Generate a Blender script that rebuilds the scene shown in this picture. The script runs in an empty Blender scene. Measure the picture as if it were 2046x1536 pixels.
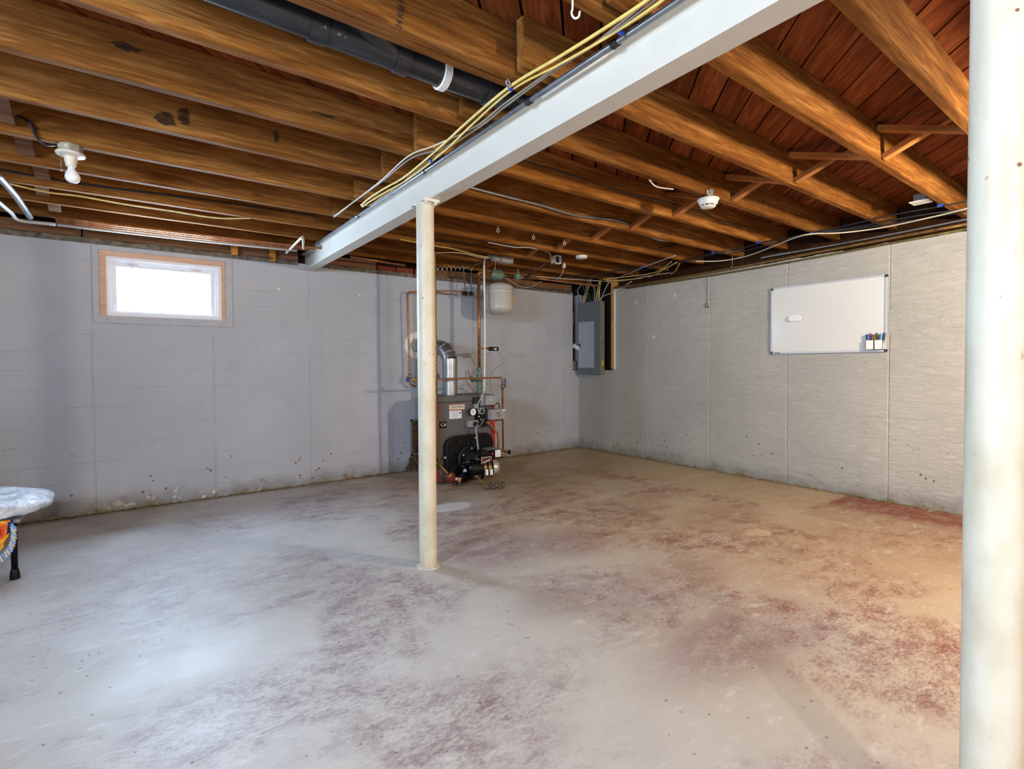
import bpy, bmesh, math, random
import numpy as np
from mathutils import Vector, Matrix, noise
random.seed(7)
scene = bpy.context.scene
C = scene.collection
PI = math.pi

# ------------------------------------------------------------------ camera
CAM = (-5.04419, -5.20721, 1.15879)
YAW, PITCH, ROLL, FPX, SY = 0.63868, -0.0229, -0.00572, 1019.91578, -15.35215
def basis():
    f = Vector((math.sin(YAW)*math.cos(PITCH), math.cos(YAW)*math.cos(PITCH), math.sin(PITCH)))
    r = Vector((math.cos(YAW), -math.sin(YAW), 0)); u = r.cross(f)
    return math.cos(ROLL)*r + math.sin(ROLL)*u, -math.sin(ROLL)*r + math.cos(ROLL)*u, f
RR, UU, FF = basis()
cd = bpy.data.cameras.new('camera'); cam = bpy.data.objects.new('camera', cd); C.objects.link(cam)
cam.matrix_world = Matrix(((RR.x, UU.x, -FF.x, CAM[0]), (RR.y, UU.y, -FF.y, CAM[1]), (RR.z, UU.z, -FF.z, CAM[2]), (0, 0, 0, 1)))
cd.sensor_width = 36; cd.lens = FPX/2046*36; cd.shift_y = SY/2046; cd.clip_start = 0.02
scene.camera = cam
def A(px, py, x=None, y=None, z=None):
    """world point seen at (px,py) of the photo on the plane x=, y= or z="""
    d = FF + RR*((px-1023)/FPX) - UU*((py-768-SY)/FPX)
    o = Vector(CAM)
    if x is not None: t = (x-o.x)/d.x
    elif y is not None: t = (y-o.y)/d.y
    else: t = (z-o.z)/d.z
    return o + d*t

# ------------------------------------------------------------------ world, lights, exposure
w = bpy.data.worlds.new('world'); scene.world = w; w.use_nodes = True
bg = w.node_tree.nodes['Background']; bg.inputs[0].default_value = (0.57, 0.76, 1.0, 1); bg.inputs[1].default_value = 82.0
def light(name, kind, loc, energy, col, **k):
    l = bpy.data.lights.new(name, kind); l.energy = energy; l.color = col
    o = bpy.data.objects.new(name, l); C.objects.link(o); o.location = loc
    for a, b in k.items():
        if a == 'rot': o.rotation_euler = b
        elif a == 'portal': l.cycles.is_portal = True
        else: setattr(l, a, b)
    return o
# sky portals in the window openings (W1 window in view; two more behind and beside the camera)
light('portal_window_1', 'AREA', (-4.81, 0.16, 1.80), 1, (1, 1, 1), rot=(-PI/2, 0, 0), shape='RECTANGLE', size=0.7, size_y=0.40, portal=1)
light('portal_window_2', 'AREA', (-7.66, -4.6, 1.78), 1, (1, 1, 1), rot=(0, -PI/2, 0), shape='RECTANGLE', size=0.60, size_y=1.0, portal=1)
light('ceiling_bulb_light_right', 'POINT', (-1.55, -5.55, 1.95), 158, (1, 0.85, 0.64), shadow_soft_size=0.075)
light('ceiling_bulb_light_left', 'POINT', (-5.1, -6.9, 1.90), 112, (1, 0.95, 0.88), shadow_soft_size=0.06)
vs = scene.view_settings
scene.display_settings.display_device = 'sRGB'
vs.view_transform = 'Standard'; vs.look = 'None'; vs.gamma = 1; vs.use_curve_mapping = False
vs.exposure = 0.80
scene.cycles.use_denoising = True
scene.cycles.max_bounces = 10; scene.cycles.diffuse_bounces = 6; scene.cycles.glossy_bounces = 3
scene.cycles.transparent_max_bounces = 8; scene.cycles.sample_clamp_indirect = 4.0
scene.cycles.caustics_reflective = False; scene.cycles.caustics_refractive = False

# ------------------------------------------------------------------ material helpers
def lin(r, g, b):
    f = lambda c: (c/255/12.92) if c/255 <= 0.04045 else ((c/255+0.055)/1.055)**2.4
    return (f(r), f(g), f(b), 1)
class NT:
    def __init__(s, name):
        s.m = bpy.data.materials.new(name); s.m.use_nodes = True; s.t = s.m.node_tree
        s.b = s.t.nodes['Principled BSDF']; s.out = s.t.nodes['Material Output']
    def n(s, typ, **k):
        o = s.t.nodes.new(typ)
        for a, b in k.items(): setattr(o, a, b)
        return o
    def l(s, a, b): s.t.links.new(a, b)
    def coords(s, kind='Object', scale=(1, 1, 1), rnd=0.0, rot=(0, 0, 0)):
        tc = s.n('ShaderNodeTexCoord'); mp = s.n('ShaderNodeMapping')
        mp.inputs['Scale'].default_value = scale; mp.inputs['Rotation'].default_value = rot
        src = tc.outputs[kind]
        if rnd:
            oi = s.n('ShaderNodeObjectInfo'); vm = s.n('ShaderNodeVectorMath', operation='SCALE')
            cmb = s.n('ShaderNodeCombineXYZ'); s.l(oi.outputs['Random'], cmb.inputs[0]); s.l(oi.outputs['Random'], cmb.inputs[1]); s.l(oi.outputs['Random'], cmb.inputs[2])
            s.l(cmb.outputs[0], vm.inputs[0]); vm.inputs['Scale'].default_value = rnd
            ad = s.n('ShaderNodeVectorMath', operation='ADD'); s.l(src, ad.inputs[0]); s.l(vm.outputs[0], ad.inputs[1]); src = ad.outputs[0]
        s.l(src, mp.inputs[0]); return mp.outputs[0]
    def noise(s, co, scale, detail=4, rough=0.55, dist=0.0):
        o = s.n('ShaderNodeTexNoise'); o.inputs['Scale'].default_value = scale; o.inputs['Detail'].default_value = detail
        o.inputs['Roughness'].default_value = rough; o.inputs['Distortion'].default_value = dist; s.l(co, o.inputs['Vector']); return o.outputs['Fac']
    def voro(s, co, scale, feature='F1'):
        o = s.n('ShaderNodeTexVoronoi', feature=feature); o.inputs['Scale'].default_value = scale; s.l(co, o.inputs['Vector']); return o.outputs['Distance']
    def ramp(s, fac, stops):
        o = s.n('ShaderNodeValToRGB'); s.l(fac, o.inputs[0]); e = o.color_ramp.elements
        while len(e) < len(stops): e.new(0.5)
        for i, (p, c) in enumerate(stops): e[i].position = p; e[i].color = c if len(c) == 4 else (*c, 1)
        return o.outputs[0]
    def fac(s, f, a, b):   # smooth 0..1 between a and b
        o = s.n('ShaderNodeMapRange', interpolation_type='SMOOTHSTEP'); s.l(f, o.inputs[0])
        o.inputs[1].default_value = a; o.inputs[2].default_value = b; return o.outputs[0]
    def mix(s, f, a, b, bt='MIX'):
        o = s.n('ShaderNodeMix', data_type='RGBA', blend_type=bt)
        if isinstance(f, (int, float)): o.inputs[0].default_value = f
        else: s.l(f, o.inputs[0])
        for i, v in ((6, a), (7, b)):
            if isinstance(v, (tuple, list)): o.inputs[i].default_value = v if len(v) == 4 else (*v, 1)
            else: s.l(v, o.inputs[i])
        return o.outputs[2]
    def math(s, op, a, b=None, c=None):
        o = s.n('ShaderNodeMath', operation=op)
        for i, v in enumerate((a, b, c)):
            if v is None: continue
            if isinstance(v, (int, float)): o.inputs[i].default_value = v
            else: s.l(v, o.inputs[i])
        return o.outputs[0]
    def sep(s, co):
        o = s.n('ShaderNodeSeparateXYZ'); s.l(co, o.inputs[0]); return o.outputs
    def bump(s, h, strength=0.3, dist=0.01, prev=None):
        o = s.n('ShaderNodeBump'); o.inputs['Strength'].default_value = strength; o.inputs['Distance'].default_value = dist
        s.l(h, o.inputs['Height'])
        if prev is not None: s.l(prev, o.inputs['Normal'])
        return o.outputs[0]
    def done(s, col=None, rough=0.6, metal=0.0, normal=None, spec=0.5, **k):
        if col is not None:
            if isinstance(col, (tuple, list)): s.b.inputs['Base Color'].default_value = col if len(col) == 4 else (*col, 1)
            else: s.l(col, s.b.inputs['Base Color'])
        if isinstance(rough, (int, float)): s.b.inputs['Roughness'].default_value = rough
        else: s.l(rough, s.b.inputs['Roughness'])
        s.b.inputs['Metallic'].default_value = metal; s.b.inputs['Specular IOR Level'].default_value = spec
        if normal is not None: s.l(normal, s.b.inputs['Normal'])
        for a, b in k.items(): s.b.inputs[a].default_value = b
        return s.m

def simple(name, col, rough=0.5, metal=0.0, var=0.12, scale=18, bump=0.0, spec=0.5, rnd=0.0):
    t = NT(name); co = t.coords(rnd=rnd); n = t.noise(co, scale, 5)
    c2 = tuple(max(0, v*(1-var*2)) for v in col[:3]); c3 = tuple(min(1, v*(1+var)) for v in col[:3])
    c = t.ramp(n, [(0.3, c2), (0.6, col[:3]), (0.8, c3)])
    nm = t.bump(n, bump, 0.004) if bump else None
    return t.done(c, rough, metal, nm, spec)

def wood(name, dark, mid, light_, rnd=37.0, gs=1.0, bump=0.25, streak=0.5):
    t = NT(name)
    co = t.coords(scale=(1.2, 16*gs, 16*gs), rnd=rnd)
    g1 = t.noise(co, 3.0, 6, 0.6, 0.8)
    co2 = t.coords(scale=(0.5, 3, 3), rnd=rnd); g2 = t.noise(co2, 2.2, 4, 0.55, 0.4)
    co3 = t.coords(scale=(3, 110*gs, 110*gs), rnd=rnd); g3 = t.noise(co3, 2.0, 3, 0.5)
    f = t.math('ADD', t.math('MULTIPLY', g1, 0.55), t.math('MULTIPLY', g2, 0.45))
    c = t.ramp(f, [(0.30, dark), (0.5, mid), (0.70, light_)])
    c = t.mix(t.math('MULTIPLY', t.fac(g3, 0.50, 0.75), streak), c, tuple(v*0.55 for v in dark[:3]))
    kco = t.coords(scale=(1.0, 2.6, 2.6), rnd=rnd*1.7); k = t.voro(kco, 1.5)
    km = t.math('SUBTRACT', 1.0, t.fac(k, 0.03, 0.085)); c = t.mix(t.math('MULTIPLY', km, 0.75), c, tuple(v*0.28 for v in dark[:3]))
    oi = t.n('ShaderNodeObjectInfo'); hv = t.n('ShaderNodeHueSaturation')
    hv.inputs['Saturation'].default_value = 1.0
    t.l(t.math('MULTIPLY_ADD', oi.outputs['Random'], 0.45, 0.78), hv.inputs['Value']); t.l(c, hv.inputs['Color'])
    return t.done(hv.outputs[0], 0.8, 0, t.bump(t.math('ADD', g3, g1), bump, 0.004), 0.08)

M = {}
M['joist'] = wood('joist_wood', (0.065, 0.019, 0.004), (0.20, 0.074, 0.014), (0.43, 0.20, 0.055))
M['plank'] = wood('subfloor_wood', (0.07, 0.016, 0.004), (0.18, 0.045, 0.011), (0.32, 0.10, 0.028), gs=0.55, streak=0.7)
M['rim'] = wood('rim_wood_painted_shade', (0.015, 0.006, 0.003), (0.035, 0.014, 0.006), (0.06, 0.025, 0.012))  # near-black brown: shade of the voids at the joist ends, put into the colour
M['brace'] = wood('brace_wood', (0.20, 0.07, 0.02), (0.40, 0.16, 0.05), (0.52, 0.24, 0.08))
M['block'] = wood('weathered_block_wood', (0.10, 0.045, 0.028), (0.20, 0.10, 0.06), (0.32, 0.19, 0.13))
M['sill'] = wood('sill_wood', (0.13, 0.06, 0.03), (0.24, 0.12, 0.06), (0.36, 0.19, 0.10))
M['stud'] = wood('orange_stud_wood', (0.35, 0.12, 0.02), (0.55, 0.22, 0.05), (0.66, 0.32, 0.09))
M['tanwood'] = wood('window_jamb_wood', (0.52, 0.30, 0.19), (0.66, 0.42, 0.29), (0.74, 0.52, 0.40), bump=0.1, streak=0.2)
M['beam'] = simple('painted_beam_steel', lin(208, 201, 188), 0.42, 0, 0.03, 6, 0.1)
def post_mat():
    t = NT('painted_column'); co = t.coords(scale=(1, 1, 0.5)); n = t.noise(co, 9, 6, 0.6); n2 = t.noise(co, 60, 4, 0.6)
    c = t.ramp(n, [(0.3, lin(188, 176, 150)), (0.55, lin(206, 197, 176)), (0.8, lin(214, 207, 190))])
    c = t.mix(t.fac(n2, 0.68, 0.76), c, lin(176, 150, 108))
    z = t.sep(t.coords())[2]; c = t.mix(t.math('MULTIPLY', t.math('SUBTRACT', 1, t.fac(z, 0.0, 0.10)), 0.5), c, lin(176, 150, 110))
    v = t.voro(t.coords(), 15); c = t.mix(t.math('SUBTRACT', 1, t.fac(v, 0.05, 0.08)), c, lin(120, 84, 50))
    return t.done(c, 0.45, 0, t.bump(n2, 0.18, 0.003), 0.4)
M['post'] = post_mat()
M['white'] = simple('white_plastic', lin(232, 230, 224), 0.35, 0, 0.02)
M['whitepaint'] = simple('white_window_paint', lin(225, 226, 230), 0.4, 0, 0.03, 9, 0.1)
M['greypaint'] = simple('grey_window_surround_paint', lin(176, 176, 182), 0.6, 0, 0.06, 14, 0.3)
M['galv'] = simple('galvanised_steel', lin(176, 178, 180), 0.32, 0.85, 0.15, 7)
M['conduit'] = simple('grey_conduit', lin(120, 122, 126), 0.4, 0.6, 0.15, 20)
M['brass'] = simple('aged_brass', lin(150, 118, 74), 0.4, 0.8, 0.25, 40)
M['copper'] = simple('copper_pipe', lin(178, 116, 70), 0.38, 0.55, 0.25, 25)
M['greencopper'] = simple('green_valve_paint', lin(112, 140, 122), 0.55, 0.2, 0.25, 40, 0.3)
M['iron'] = simple('dark_iron', lin(44, 42, 40), 0.5, 0.1, 0.3, 40, 0.2, spec=0.3)
M['black'] = simple('black_enamel', lin(12, 12, 13), 0.4, 0, 0.2, spec=0.2)
M['abs'] = None
M['blackcable'] = simple('black_cable', lin(26, 28, 36), 0.4, 0, 0.2)
M['yellow'] = simple('yellow_cable', lin(226, 198, 110), 0.45, 0, 0.08)
M['cream'] = simple('cream_cable', lin(214, 202, 178), 0.45, 0, 0.08)
M['whitecable'] = simple('white_cable', lin(196, 190, 182), 0.45, 0, 0.06)
M['greycable'] = simple('grey_cable', lin(140, 142, 146), 0.45, 0, 0.1)
M['bluecap'] = simple('blue_plastic', lin(40, 70, 160), 0.4, 0, 0.05)
M['greencable'] = simple('green_cable', lin(50, 100, 72), 0.4, 0, 0.05)
M['panelgrey'] = simple('panel_grey_enamel', lin(104, 112, 114), 0.42, 0.1, 0.04, 6)
M['doorgrey'] = simple('panel_door_grey', lin(168, 176, 186), 0.40, 0.15, 0.05, 5)
M['sidegrey'] = simple('panel_side_grey', lin(130, 128, 118), 0.5, 0.1, 0.05)
M['boilergrey'] = simple('boiler_grey_enamel', lin(88, 87, 88), 0.5, 0.1, 0.05, 5, 0.05)
M['red'] = simple('red_enamel', lin(176, 34, 36), 0.4, 0, 0.08)
M['rustred'] = simple('rusty_red_pump', lin(120, 40, 30), 0.6, 0.1, 0.3, 30, 0.3)
M['tank'] = simple('tank_beige_enamel', lin(184, 180, 170), 0.22, 0.0, 0.02, 4)
M['yellowlabel'] = simple('yellow_label', lin(226, 200, 50), 0.5, 0, 0.03)
M['paper'] = simple('paper_label', lin(226, 226, 232), 0.6, 0, 0.02)
M['boxgrey'] = simple('control_box_grey', lin(150, 150, 152), 0.42, 0.2, 0.05)
M['silver'] = simple('silver_motor_paint', lin(190, 184, 170), 0.35, 0.4, 0.1)
M['darkrecess'] = simple('near_black_backing', lin(18, 16, 15), 0.8, 0, 0.3)  # near-black backing, shared by the panel recess and the plank gap sheet
M['board'] = simple('whiteboard_enamel', lin(218, 217, 212), 0.12, 0, 0.01, 2, spec=0.6)
M['alu'] = simple('brushed_aluminium', lin(196, 197, 200), 0.4, 0.2, 0.04)
M['brown'] = simple('brown_plastic_corner', lin(52, 36, 30), 0.4, 0, 0.1)
M['brick'] = simple('red_brick', lin(140, 62, 44), 0.85, 0, 0.3, 30, 0.5, rnd=9.0)
M['mortar'] = simple('rough_mortar', lin(122, 112, 96), 0.9, 0, 0.35, 22, 0.9)
M['grit'] = simple('sandy_grit', lin(120, 100, 66), 0.95, 0, 0.4, 60, 0.8)
M['cord'] = simple('dark_cord', lin(70, 62, 56), 0.7, 0, 0.2)
M['ink'] = simple('dark_ink', lin(40, 36, 40), 0.6, 0, 0.02)
M['rubber'] = simple('black_rubber', lin(24, 24, 26), 0.55, 0, 0.2)
for n_, c_ in dict(mk_green=(60, 140, 100), mk_blue=(40, 70, 190), mk_red=(170, 50, 60), mk_lime=(170, 200, 90), mk_black=(30, 26, 28), mk_sky=(100, 160, 200), mk_brown=(90, 45, 35), mk_pink=(170, 90, 110)).items():
    M[n_] = simple('marker_'+n_[3:], lin(*c_), 0.35, 0, 0.02)
def abs_mat():
    t = NT('black_drain_plastic'); co = t.coords(scale=(1, 6, 6)); n = t.noise(co, 5, 6, 0.6); n2 = t.noise(t.coords(), 40, 4, 0.7)
    c = t.ramp(n, [(0.35, lin(22, 24, 28)), (0.6, lin(38, 42, 48)), (0.8, lin(60, 66, 76))])
    c = t.mix(t.fac(n2, 0.66, 0.74), c, lin(120, 126, 132))
    return t.done(c, 0.28, 0, None, 0.6)
M['abs'] = abs_mat()
def bulb_mat():
    t = NT('opal_bulb_glass'); return t.done((0.86, 0.85, 0.84), 0.15, 0, None, 0.6, **{'Subsurface Weight': 0.3})
M['bulb'] = bulb_mat()
def glass_mat():
    t = NT('window_glass'); t.t.nodes.remove(t.b)
    tr = t.n('ShaderNodeBsdfTransparent'); tr.inputs[0].default_value = (0.97, 0.99, 1, 1)
    gl = t.n('ShaderNodeBsdfGlossy'); gl.inputs['Roughness'].default_value = 0.03
    mx = t.n('ShaderNodeMixShader'); mx.inputs[0].default_value = 0.06
    t.l(tr.outputs[0], mx.inputs[1]); t.l(gl.outputs[0], mx.inputs[2]); t.l(mx.outputs[0], t.out.inputs[0]); return t.m
M['glass'] = glass_mat()
def plastic_film():
    t = NT('clear_plastic_film'); n = t.noise(t.coords(), 14, 5, 0.6, 1.5)
    tr = t.n('ShaderNodeBsdfTransparent'); tr.inputs[0].default_value = (0.9, 0.94, 1, 1)
    mx = t.n('ShaderNodeMixShader'); t.l(t.math('MULTIPLY_ADD', t.fac(n, 0.3, 0.7), 0.35, 0.62), mx.inputs[0])
    t.done((0.80, 0.84, 0.90), 0.18, 0, t.bump(n, 0.8, 0.02), 0.7, **{'Transmission Weight': 0.0})
    t.l(tr.outputs[0], mx.inputs[1]); t.l(t.b.outputs[0], mx.inputs[2]); t.l(mx.outputs[0], t.out.inputs[0]); return t.m
M['film'] = plastic_film()
def cloth_mat():
    t = NT('printed_cloth'); co = t.coords(); n = t.noise(co, 5.5, 2, 0.4, 1.2)
    c = t.ramp(n, [(0.0, lin(16, 22, 90)), (0.24, lin(20, 28, 110)), (0.28, lin(220, 90, 30)), (0.50, lin(226, 120, 40)), (0.53, lin(232, 190, 60)), (0.57, lin(226, 110, 30)), (0.66, lin(196, 44, 30)), (0.76, lin(20, 30, 100))])
    for nd in t.t.nodes:
        if nd.type == 'VALTORGB': nd.color_ramp.interpolation = 'LINEAR'
    return t.done(c, 0.8, 0, t.bump(t.noise(co, 120, 2), 0.2, 0.002), 0.2)
M['cloth'] = cloth_mat()

def wall_mat(name, axis, base, hue2):
    t = NT(name); co = t.coords(); s = t.sep(co); u = s[axis]; z = s[2]
    big = t.noise(co, 0.9, 4, 0.5); c = t.ramp(big, [(0.3, tuple(v*0.90 for v in base[:3])), (0.55, base[:3]), (0.75, hue2[:3])])
    med = t.noise(co, 4.5, 6, 0.62); c = t.mix(t.math('MULTIPLY', t.fac(med, 0.52, 0.72), 0.22), c, tuple(v*0.72 for v in base[:3]))
    # board marks: thin horizontal lines every 0.145 m, broken up by noise
    warp = t.math('MULTIPLY_ADD', t.noise(co, 1.6, 2), 0.05, z)
    fr = t.math('FRACT', t.math('DIVIDE', warp, 0.145)); edge = t.math('ABSOLUTE', t.math('SUBTRACT', fr, 0.5))
    line = t.fac(edge, 0.478, 0.497)
    sc = [1.3, 1.3, 1.3]; sc[2] = 9.0
    brk = t.fac(t.noise(t.coords(scale=tuple(sc)), 1.8, 4), 0.47, 0.60)
    line = t.math('MULTIPLY', line, brk)
    c = t.mix(t.math('MULTIPLY', line, 0.30), c, tuple(v*0.45 for v in base[:3]))
    # hairline pits
    v = t.voro(co, 42); pit = t.math('SUBTRACT', 1, t.fac(v, 0.05, 0.16))
    pm = t.math('MULTIPLY', pit, t.fac(t.noise(co, 3.1, 3), 0.52, 0.66)); c = t.mix(t.math('MULTIPLY', pm, 0.6), c, lin(92, 86, 78))
    # rust spots low on the wall
    v2 = t.voro(t.coords(scale=(1, 1, 1)), 13); sp = t.math('SUBTRACT', 1, t.fac(v2, 0.06, 0.19))
    lowm = t.math('SUBTRACT', 1, t.fac(z, 0.15, 0.75)); sp = t.math('MULTIPLY', t.math('MULTIPLY', sp, lowm), t.fac(t.noise(co, 2.7, 3), 0.47, 0.55))
    c = t.mix(t.math('MULTIPLY', sp, 0.9), c, lin(98, 52, 34))
    # damp stain and bloom at the foot
    nz = t.noise(co, 6, 6, 0.65); zz = t.math('ADD', z, t.math('MULTIPLY', t.math('SUBTRACT', nz, 0.5), 0.28))
    foot = t.math('SUBTRACT', 1, t.fac(zz, 0.02, 0.16)); c = t.mix(t.math('MULTIPLY', foot, 0.5), c, lin(112, 106, 96))
    f2 = t.math('SUBTRACT', 1, t.fac(zz, -0.02, 0.035)); c = t.mix(f2, c, lin(128, 112, 76))
    wh = t.math('MULTIPLY', t.math('SUBTRACT', 1, t.fac(zz, 0.05, 0.12)), t.fac(t.noise(co, 11, 5, 0.7), 0.55, 0.62))
    if axis == 0:
        um = t.math('MULTIPLY', t.fac(u, -5.4, -5.0), t.math('SUBTRACT', 1, t.fac(u, -4.3, -3.9))); wh = t.math('MULTIPLY', wh, um)
    else: wh = t.math('MULTIPLY', wh, 0.15)
    c = t.mix(wh, c, lin(222, 214, 204))
    # drips / stains running down
    st = t.noise(t.coords(scale=(5, 5, 0.5)), 2.0, 3); c = t.mix(t.math('MULTIPLY', t.fac(st, 0.6, 0.75), 0.12), c, lin(150, 138, 120))
    fine = t.noise(co, 55, 5, 0.65); rag = t.noise(t.coords(scale=tuple([2.2, 2.2, 9])), 3.4, 7, 0.7, 0.8)
    h = t.math('ADD', t.math('MULTIPLY', fine, 0.25), t.math('MULTIPLY', t.fac(rag, 0.35, 0.65), 0.9 if axis == 1 else 0.35))
    h = t.math('SUBTRACT', h, t.math('MULTIPLY', line, 0.6)); h = t.math('SUBTRACT', h, t.math('MULTIPLY', pm, 0.9)); h = t.math('SUBTRACT', h, sp)
    return t.done(c, 0.62, 0, t.bump(h, 0.55 if axis == 1 else 0.5, 0.009), 0.35)
M['wall1'] = wall_mat('painted_concrete_window_wall', 0, lin(181, 183, 190), lin(191, 193, 200))
M['wall2'] = wall_mat('painted_concrete_side_wall', 1, lin(178, 174, 165), lin(189, 184, 173))

def floor_mat():
    t = NT('worn_concrete_floor'); co = t.coords(); s = t.sep(co); x, y = s[0], s[1]
    big = t.noise(co, 0.55, 5, 0.55); c = t.ramp(big, [(0.3, lin(168, 160, 150)), (0.5, lin(186, 182, 175)), (0.7, lin(200, 199, 198))])
    # tan toward the side wall: bare concrete with warm light tint mixed in
    n1 = t.noise(co, 1.1, 6, 0.62)
    tanm = t.fac(t.math('ADD', x, t.math('MULTIPLY', t.math('SUBTRACT', n1, 0.5), 3.0)), -4.0, -1.6)
    c = t.mix(t.math('MULTIPLY', tanm, 0.75), c, lin(178, 152, 112))
    # old red floor paint worn off in patches: coarse mask x fine scratchy mask
    coarse = t.noise(t.coords(scale=(1, 1, 1)), 1.25, 5, 0.6, 0.3); fine = t.math('ADD', t.math('MULTIPLY', t.noise(t.coords(scale=(1.0, 1.5, 1), rot=(0, 0, 0.7)), 5.5, 10, 0.80, 0.2), 0.6), t.math('MULTIPLY', t.noise(t.coords(scale=(1, 2.0, 1)), 42, 6, 0.75), 0.4))
    rm = t.math('MULTIPLY', t.fac(coarse, 0.38, 0.58), t.fac(fine, 0.42, 0.60))
    xr = t.fac(x, -6.5, -3.0)
    rm = t.math('MULTIPLY', rm, t.math('MULTIPLY_ADD', xr, 0.60, 0.32))
    def blob(cx, cy, rx, ry, amt, soft=0.5):
        dx = t.math('DIVIDE', t.math('SUBTRACT', x, cx), rx); dy = t.math('DIVIDE', t.math('SUBTRACT', y, cy), ry)
        d = t.math('SQRT', t.math('ADD', t.math('MULTIPLY', dx, dx), t.math('MULTIPLY', dy, dy)))
        d = t.math('ADD', d, t.math('MULTIPLY', t.math('SUBTRACT', fine, 0.5), 3.4 if soft > 0.3 else 0.9))
        q_ = t.math('MULTIPLY', t.math('SUBTRACT', 1, t.fac(d, 1-soft, 1+soft)), amt)
        return t.math('MULTIPLY', q_, t.math('MULTIPLY_ADD', t.fac(fine, 0.40, 0.58), 0.75, 0.25)) if soft > 0.3 else q_
    for b in ((-3.25, -2.5, 0.42, 0.38, 0.75), (-2.75, -2.75, 0.32, 0.26, 0.7), (-5.2, -1.35, 0.8, 0.32, 0.4), (-4.25, -0.95, 0.65, 0.3, 0.42), (-2.75, -3.55, 0.55, 0.25, 0.6), (-2.95, -4.05, 0.55, 0.22, 0.7), (-1.5, -3.05, 0.45, 0.25, 0.55), (-1.7, -3.9, 0.9, 0.5, 0.45), (-2.2, -1.9, 0.35, 0.2, 0.55), (-1.2, -2.4, 0.5, 0.12, 0.5), (-3.3, -3.35, 0.3, 0.2, 0.5), (-0.95, -4.3, 0.6, 0.5, 0.5)):
        rm = t.math('MAXIMUM', rm, blob(*b))
    # the red strip left along the side wall, straight-edged where a partition stood
    e1 = t.math('MULTIPLY', t.fac(x, -0.95, -0.90), t.math('SUBTRACT', 1, t.fac(y, -3.40, -3.36)))
    e1 = t.math('MULTIPLY', e1, t.math('MULTIPLY_ADD', t.fac(fine, 0.34, 0.54), 0.85, 0.15))
    e1 = t.math('MULTIPLY', e1, t.math('MULTIPLY_ADD', t.fac(x, -0.60, -0.35), 0.6, 0.4))
    rm = t.math('MAXIMUM', rm, e1)
    redc = t.mix(tanm, lin(116, 84, 92), lin(126, 66, 46)); c = t.mix(rm, c, redc)
    # bare strip before the partition line
    bare = t.math('MULTIPLY', t.fac(x, -0.93, -0.88), t.fac(y, -3.38, -3.34)); c = t.mix(t.math('MULTIPLY', bare, 0.6), c, lin(178, 156, 120))
    # brown dirt by the boiler and along the wall feet
    db = blob(-2.1, -1.15, 0.75, 0.45, 0.75); c = t.mix(db, c, lin(132, 104, 66))
    db = blob(-1.1, -0.7, 1.1, 0.7, 0.55); c = t.mix(db, c, lin(150, 126, 88))
    db = blob(-3.05, -1.35, 0.3, 0.2, 0.4); c = t.mix(db, c, lin(120, 110, 96))
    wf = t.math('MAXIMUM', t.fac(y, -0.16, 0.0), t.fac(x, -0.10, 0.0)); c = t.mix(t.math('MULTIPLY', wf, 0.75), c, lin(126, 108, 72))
    # water stain from the column foot
    # poured strips: construction joints
    j = t.math('ABSOLUTE', t.math('ADD', y, t.math('MULTIPLY_ADD', t.noise(co, 2.0, 3), 0.02, 2.105)))
    jl = t.math('MULTIPLY', t.math('SUBTRACT', 1, t.fac(j, 0.001, 0.006)), t.fac(t.noise(co, 3.0, 4), 0.36, 0.5)); c = t.mix(t.math('MULTIPLY', jl, 0.6), c, lin(126, 104, 76))
    jr = t.math('MULTIPLY', t.math('SUBTRACT', 1, t.fac(j, 0.03, 0.06)), t.fac(x, -3.7, -3.2)); c = t.mix(t.math('MULTIPLY', jr, 0.35), c, lin(198, 184, 160))
    # white spilled paint
    sp = blob(-2.98, -1.56, 0.20, 0.12, 1.0, 0.12)
    sp = t.math('MULTIPLY', sp, 0.7); c = t.mix(sp, c, lin(212, 212, 210))
    sp2 = blob(-1.62, -3.42, 0.10, 0.07, 0.4, 0.28); c = t.mix(sp2, c, lin(214, 190, 150))
    # efflorescent pale scuffs and small pits
    sc = t.noise(t.coords(scale=(1, 2.5, 1), rot=(0, 0, 0.5)), 6, 8, 0.75); c = t.mix(t.math('MULTIPLY', t.fac(sc, 0.54, 0.68), 0.40), c, lin(214, 212, 210))
    v = t.voro(co, 17); pit = t.math('SUBTRACT', 1, t.fac(v, 0.05, 0.12)); pm = t.math('MULTIPLY', pit, t.fac(t.noise(co, 2.0, 3), 0.44, 0.56))
    c = t.mix(t.math('MULTIPLY', pm, 0.8), c, lin(112, 92, 72))
    h = t.math('SUBTRACT', t.math('MULTIPLY', t.noise(co, 40, 6, 0.7), 0.5), t.math('ADD', pm, jl))
    r = t.math('MULTIPLY_ADD', t.noise(co, 3, 4), 0.35, 0.34)
    return t.done(c, r, 0, t.bump(h, 0.25, 0.004), 0.4)
M['floor'] = floor_mat()

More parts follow.
